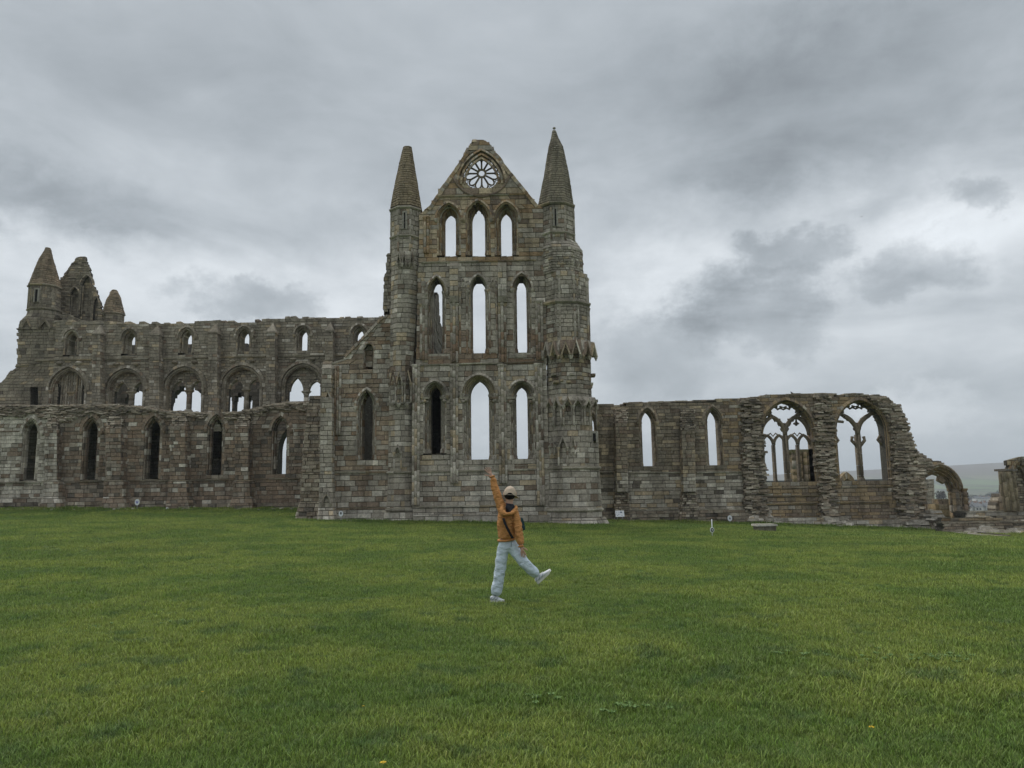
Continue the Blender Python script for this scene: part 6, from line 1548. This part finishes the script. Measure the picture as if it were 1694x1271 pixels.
# trousers: pelvis and two legs
tv = [pl_(838, 886, .02), pl_(837.5, 898, .02), pl_(833, 908, .02), lerp(J['lhip'], J['lkn'], .55), J['lkn'] + V(-.01, 0, 0), lerp(J['lkn'], J['lan'], .5), pl_(819.5, 987, .0),
      pl_(845.5, 905, .02), lerp(J['rhip'], J['rkn'], .55), J['rkn'], lerp(J['rkn'], J['ran'], .5), lerp(J['rkn'], J['ran'], .97)]
te = [(0, 1), (1, 2), (2, 3), (3, 4), (4, 5), (5, 6), (1, 7), (7, 8), (8, 9), (9, 10), (10, 11)]
tr_ = [(.115, .105), (.120, .115), (.102, .10), .100, .090, .086, (.088, .092), (.094, .098), .096, .088, .082, (.088, .080)]
def wr2(co, no):
    k = .5 + max(0, mnoise.noise(co * 3 + V(7, 0, 0)))
    return co + no * (mnoise.noise(co * 10) * .008 + mnoise.noise(co * 24 + V(0, 3, 0)) * .005 + .006 * k * math.sin(co.z * 34 + co.x * 22 + 8 * mnoise.noise(co * 5)))
pt = skin_mesh('trousers', tv, te, tr_, JEAN, 3, root=1, push=wr2)
m = MB(); a = pl_(845.5, 893, -.075)
m.tube([a, a + V(.005, -.012, -.05), a + V(.0, -.004, -.10)], .004, 5); m.build('pocket_seam', flat_mat('seam', (.16, .22, .25), .8), pt)
# shoes
def shoe(ank, heel, toe, upv):
    d = (toe - heel); L = d.length; d.normalize(); u = (upv - d * upv.dot(d)).normalized(); s = d.cross(u)
    g = lambda a, b, c=0: heel + d * a * L + u * b + s * c
    m = MB(); st = [(0.0, .030, .026), (.08, .038, .034), (.25, .036, .034), (.45, .036, .036), (.65, .045, .042), (.82, .046, .036), (.95, .034, .022), (1., .018, .012)]
    vs = []; n = 12
    top = [.085, .095, .098, .088, .070, .058, .048, .036]
    for (t, w, _), h in zip(st, top):
        for k in range(n):
            a = 2 * math.pi * k / n; y = .018 + (h - .018) * (.5 + .5 * math.sin(a)); vs.append(g(t, y, w * math.cos(a) * (1 if math.sin(a) < .3 else .78)))
    fs = [(i * n + k, i * n + (k + 1) % n, (i + 1) * n + (k + 1) % n, (i + 1) * n + k) for i in range(7) for k in range(n)] + [tuple(range(n)), tuple(range(7 * n, 8 * n))[::-1]]
    m.add(vs, fs, (0, 0, 0), True); so_ = m.build('shoe', SHOE, per)
    m = MB(); ow = [(-.02, .030), (.08, .043), (.25, .043), (.45, .040), (.65, .049), (.82, .051), (.96, .040), (1.03, .018)]
    vs = []
    for t, w in ow:
        lift = .012 if t > .9 else 0
        for k, (a, b) in enumerate(((-w, lift), (w, lift), (w * 1.02, .028 + lift), (-w * 1.02, .028 + lift))): vs.append(g(t, b, a))
    fs = [(i * 4 + k, i * 4 + (k + 1) % 4, (i + 1) * 4 + (k + 1) % 4, (i + 1) * 4 + k) for i in range(7) for k in range(4)] + [(0, 1, 2, 3), (31, 30, 29, 28)]
    m.add(vs, fs, (0, 0, 0), False); m.build('sole', SOLE, so_)
    for sd in (-1, 1):
        m = MB()
        for (t0, t1, h0, h1) in ((.2, .42, .04, .085), (.42, .60, .04, .07), (.03, .16, .045, .08)):
            m.tube([g(t0, h0, sd * .040), g((t0 + t1) / 2, (h0 + h1) / 2, sd * .041), g(t1, h1, sd * .030)], [.006, .008, .005], 6)
        m.build('overlay', SILV, so_)
    m = MB()
    for k in range(4): t = .38 + .08 * k; m.tube([g(t, .085 - .05 * (t - .38), -.022), g(t, .096 - .06 * (t - .38), 0), g(t, .085 - .05 * (t - .38), .022)], .0035, 5)
    m.build('laces', SOLE, so_)
f0 = pl_(811.5, 987.5, 0); f0.z = -.004; f1 = pl_(831, 989, -.05); f1.z = -.008; shoe(J['lan'], f0, f1 + V(.02, 0, 0), V(0, 0, 1))
h0 = pl_(890.5, 965.5, -.02); t0 = pl_(912, 945.5, -.06); shoe(J['ran'], h0, t0, V(-.55, -.12, .8))

# ================================================================== grass, dandelions
def grass_mat():
    m, n, b = new_mat('grass_blade'); nt = n.nt
    pos = nt.nodes.new('ShaderNodeNewGeometry').outputs['Position']; at = nt.nodes.new('ShaderNodeAttribute'); at.attribute_name = 'tone'
    oi = nt.nodes.new('ShaderNodeObjectInfo')
    n1 = n.noise(pos, .35, 5, .6); n2 = n.noise(pos, 1.9, 4, .6); n3 = n.noise(pos, .11, 3, .5)
    c = n.mix(n.mr(n1, .42, .58), (.128, .212, .036), (.235, .300, .056))
    c = n.mix(n.mr(n2, .52, .68, 0, .75), c, (.070, .140, .045))
    c = n.mix(n.mr(n3, .52, .66, 0, .25), c, (.21, .23, .05))
    c = n.mix(n.mr(oi.outputs['Random'], 0, 1, 0, .35, False), c, (.20, .22, .08))
    c = n.mix(1., c, at.outputs['Color'], 'MULTIPLY')
    nt.links.new(c, b.inputs['Base Color']); b.inputs['Roughness'].default_value = .6; b.inputs['Specular IOR Level'].default_value = .25
    tl = nt.nodes.new('ShaderNodeBsdfTranslucent'); nt.links.new(c, tl.inputs[0]); mx = nt.nodes.new('ShaderNodeMixShader'); mx.inputs[0].default_value = .3
    nt.links.new(b.outputs[0], mx.inputs[1]); nt.links.new(tl.outputs[0], mx.inputs[2]); out = [x for x in nt.nodes if x.type == 'OUTPUT_MATERIAL'][0]; nt.links.new(mx.outputs[0], out.inputs[0]); return m
GRASS = grass_mat()
def tuft(nb, R, h, w, seed, broad=False):
    r = random.Random(seed); m = MB()
    for i in range(nb):
        a = r.uniform(0, 2 * math.pi); q = R * math.sqrt(r.random()); bx, by_ = q * math.cos(a), q * math.sin(a); H = h * r.uniform(.45, 1.15); la = r.uniform(0, 2 * math.pi); ln = H * r.uniform(.15, 1.0)
        W = w * r.uniform(.7, 1.2); sx_, sy_ = -math.sin(la) * W, math.cos(la) * W; pts = []
        for t, ww in ((0, .8), (.4, 1.), (.75, .7)):
            k = ln * t ** 1.8; z = H * t * (1 - .25 * t * ln / H); px_, py_ = bx + math.cos(la) * k, by_ + math.sin(la) * k; pts += [(px_ - sx_ * ww, py_ - sy_ * ww, z), (px_ + sx_ * ww, py_ + sy_ * ww, z)]
        k = ln; pts.append((bx + math.cos(la) * k, by_ + math.sin(la) * k, H * (1 - .25 * ln / H)))
        g = r.uniform(.42, 1.6); dry = r.random() < .06; t_ = (g * 1.7, g * 1.35, g * 2.0) if dry else (g, g * r.uniform(.93, 1.06), g)
        m.add(pts, [(0, 1, 3, 2), (2, 3, 5, 4), (4, 5, 6)], t_, True)
    return m
tuft_col = D.collections.new('grass_tufts')
for i in range(6):
    me = tuft(38, .085, (.034, .040, .030, .044, .036, .062)[i], .0023, 50 + i).build('grass_tuft', GRASS); col.objects.unlink(me); tuft_col.objects.link(me); me['kind'] = 'stuff'
def scatter(xs, ys, dens, smin, smax, seed, name='grass'):
    pm = grid_mesh(xs, ys, gz); o = pm.build(name, GRASS); ng = D.node_groups.new('grass_scatter', 'GeometryNodeTree')
    ng.interface.new_socket('Geometry', in_out='INPUT', socket_type='NodeSocketGeometry'); ng.interface.new_socket('Geometry', in_out='OUTPUT', socket_type='NodeSocketGeometry')
    N_, L_ = ng.nodes, ng.links; gi = N_.new('NodeGroupInput'); go = N_.new('NodeGroupOutput')
    da = N_.new('GeometryNodeInputNamedAttribute'); da.data_type = 'FLOAT'; da.inputs[0].default_value = 'dens'
    sa = N_.new('GeometryNodeInputNamedAttribute'); sa.data_type = 'FLOAT'; sa.inputs[0].default_value = 'size'
    dp = N_.new('GeometryNodeDistributePointsOnFaces'); dp.inputs['Seed'].default_value = seed; L_.new(gi.outputs[0], dp.inputs['Mesh']); L_.new(da.outputs[0], dp.inputs['Density'])
    ci = N_.new('GeometryNodeCollectionInfo'); ci.inputs[0].default_value = tuft_col; ci.inputs[1].default_value = True; ci.inputs[2].default_value = True
    ip = N_.new('GeometryNodeInstanceOnPoints'); ip.inputs['Pick Instance'].default_value = True; L_.new(dp.outputs[0], ip.inputs['Points']); L_.new(ci.outputs[0], ip.inputs['Instance'])
    rv = N_.new('FunctionNodeRandomValue'); rv.data_type = 'FLOAT_VECTOR'; rv.inputs[0].default_value = (-.12, -.12, 0); rv.inputs[1].default_value = (.12, .12, 6.283); L_.new(rv.outputs[0], ip.inputs['Rotation'])
    rs_ = N_.new('FunctionNodeRandomValue'); rs_.data_type = 'FLOAT'; rs_.inputs[2].default_value = smin; rs_.inputs[3].default_value = smax; rs_.inputs['Seed'].default_value = 3
    mu = N_.new('ShaderNodeMath'); mu.operation = 'MULTIPLY'; L_.new(rs_.outputs[1], mu.inputs[0]); L_.new(sa.outputs[0], mu.inputs[1])
    L_.new(mu.outputs[0], ip.inputs['Scale'])
    L_.new(ip.outputs[0], go.inputs[0])
    me = o.data; a = me.attributes.new('dens', 'FLOAT', 'POINT'); b = me.attributes.new('size', 'FLOAT', 'POINT')
    dv, sv_ = [], []
    for v in me.vertices:
        x, y = v.co.x, v.co.y; d = math.hypot(x, y)
        inside = abs(x) < y * .78 + 3.5
        wall = 49.5 if x < -11.5 else (43.6 if x > 26.5 else (47.3 if x > 5 else 41.6))
        k = interp(d, dens) if inside and y < wall else 0.
        if y < wall and 0 < wall - y: pass
        s = interp(d, [(0, 1.), (10, 1.), (20, 1.25), (35, 1.7), (60, 2.)]); s *= 1 + .40 * mnoise.noise(Vector((x * .5, y * .5, 8))) + .40 * mnoise.noise(Vector((x * 1.7, y * 1.7, 3)))
        s = max(.85, s) * (1.7 if 0 < wall - y < 1.3 else 1); dv.append(max(0, k)); sv_.append(s)
    a.data.foreach_set('value', dv); b.data.foreach_set('value', sv_)
    md = o.modifiers.new('scatter', 'NODES'); md.node_group = ng; tag(o, 'short green grass blades of the lawn', kind='stuff'); return o
gxs = list(np.arange(-33, 33.1, .5)); gys = list(np.arange(3.6, 50, .5))
gr = scatter(gxs, gys, [(0, 330), (7, 300), (12, 150), (20, 70), (35, 30), (60, 20)], .75, 1.35, 5)
YEL = flat_mat('dandelion_yellow', (.75, .47, .02), .6, .15, 80); STEM = flat_mat('flower_stem', (.12, .18, .05), .7)
for (x, y, lab) in ((634, 1269, 'dandelion flower in the grass at the bottom edge, left of the middle'), (1442, 1203, 'yellow dandelion flower in the lower right lawn'), (335, 1148, 'tiny yellow flower in the lower left lawn'), (601, 1172, 'tiny pale yellow flower in the lower lawn left of the middle')):
    d = (CR @ Vector(((x - 847) / F, -(y - 635.5) / F, -1))); t = (CAMH - .05) / -d.z; c = d * t; s = 1. if y > 1190 else .5
    r = empty('dandelion', (c.x, c.y, gz(c.x, c.y)), lab, 'flower'); m = MB(); m.tube([(0, 0, 0), (.004, 0, .055)], .002, 5); m.build('stem', STEM, r)
    m = MB()
    for k in range(26):
        a = k * 2.4; q = .019 * s * math.sqrt((k + 1) / 26); hz_ = .058 + .006 * (1 - q / .02)
        m.add([(q * .3 * math.cos(a), q * .3 * math.sin(a), hz_), (q * math.cos(a - .18), q * math.sin(a - .18), hz_ + .002), (q * 1.15 * math.cos(a), q * 1.15 * math.sin(a), hz_ + .001), (q * math.cos(a + .18), q * math.sin(a + .18), hz_ + .002)], [(0, 1, 2, 3)])
    m.build('flower_head', YEL, r)
# broad leaves of lawn weeds
m = MB(); WEED = flat_mat('weed_leaf', (.12, .20, .055), .6, .2, 30)
for (x, y, n_, sp_) in ((1310, 1090, 8, .3), (1480, 1098, 12, .35), (1560, 1095, 9, .2), (1050, 1180, 9, .2), (255, 1036, 4, .3), (900, 1165, 7, .2)):
    d = (CR @ Vector(((x - 847) / F, -(y - 635.5) / F, -1))); t = CAMH / -d.z; c = d * t
    for _ in range(n_):
        a0 = rnd.uniform(0, 6.28); bx, by_ = c.x + rnd.gauss(0, sp_ * .6), c.y + rnd.gauss(0, sp_ * .5); g0 = gz(bx, by_) + .03
        for k in range(5):
            a = a0 + k * 1.26; L = rnd.uniform(.02, .05); w = L * .28; e = (-math.sin(a) * w, math.cos(a) * w)
            m.add([(bx, by_, g0), (bx + math.cos(a) * L * .6 + e[0], by_ + math.sin(a) * L * .6 + e[1], g0 + .025), (bx + math.cos(a) * L, by_ + math.sin(a) * L, g0 + .02), (bx + math.cos(a) * L * .6 - e[0], by_ + math.sin(a) * L * .6 - e[1], g0 + .025)], [(0, 1, 2, 3)])
tag(m.build('lawn_weeds', WEED), 'broad-leaved weeds low in the lawn', kind='stuff')

# fallen bits of masonry along the foot of the walls
m = MB()
for (xa, xb, Y0, n_) in ((0, 495, 48.7, 110), (500, 640, 41.2, 26), (690, 900, 41.5, 20), (1035, 1240, 47.1, 60), (1240, 1530, 46.8, 90)):
    for _ in range(n_):
        x = rnd.uniform(xa, xb); Yq = Y0 - abs(rnd.gauss(0, .22)); c = P(x, 850, Yq); g0 = gz(c.x, Yq); s = rnd.uniform(.04, .15) * (1.4 if rnd.random() < .12 else 1); h = s * rnd.uniform(.4, .9); a = rnd.uniform(0, 3)
        e1, e2 = V(math.cos(a) * s, math.sin(a) * s, 0), V(-math.sin(a) * s * .7, math.cos(a) * s * .7, 0); o = V(c.x, Yq, g0 - .03)
        lo = [o - e1 - e2, o + e1 - e2, o + e1 + e2, o - e1 + e2]; up = [o + (v - o) * rnd.uniform(.5, .85) + V(0, 0, h) for v in lo]
        m.add(lo + up, [(0, 1, 5, 4), (1, 2, 6, 5), (2, 3, 7, 6), (3, 0, 4, 7), (4, 5, 6, 7)], t_plinth(o))
tag(m.build('fallen_stones', STONE), 'small fallen stones along the foot of the ruined walls', kind='stuff')

# ================================================================== the air
HAZE = True
if HAZE:
    m = MB(); m.box((-10000, -3500, -420), (10000, 8500, 260)); hm_ = D.materials.new('air'); hm_.use_nodes = True; nt = hm_.node_tree; nt.nodes.clear()
    o_ = nt.nodes.new('ShaderNodeOutputMaterial'); v_ = nt.nodes.new('ShaderNodeVolumePrincipled'); nt.links.new(v_.outputs[0], o_.inputs['Volume']); v_.inputs['Color'].default_value = (.86, .935, 1, 1); v_.inputs['Density'].default_value = .00026
    tag(m.build('haze', hm_), 'thin blue haze over the far hills', kind='stuff')
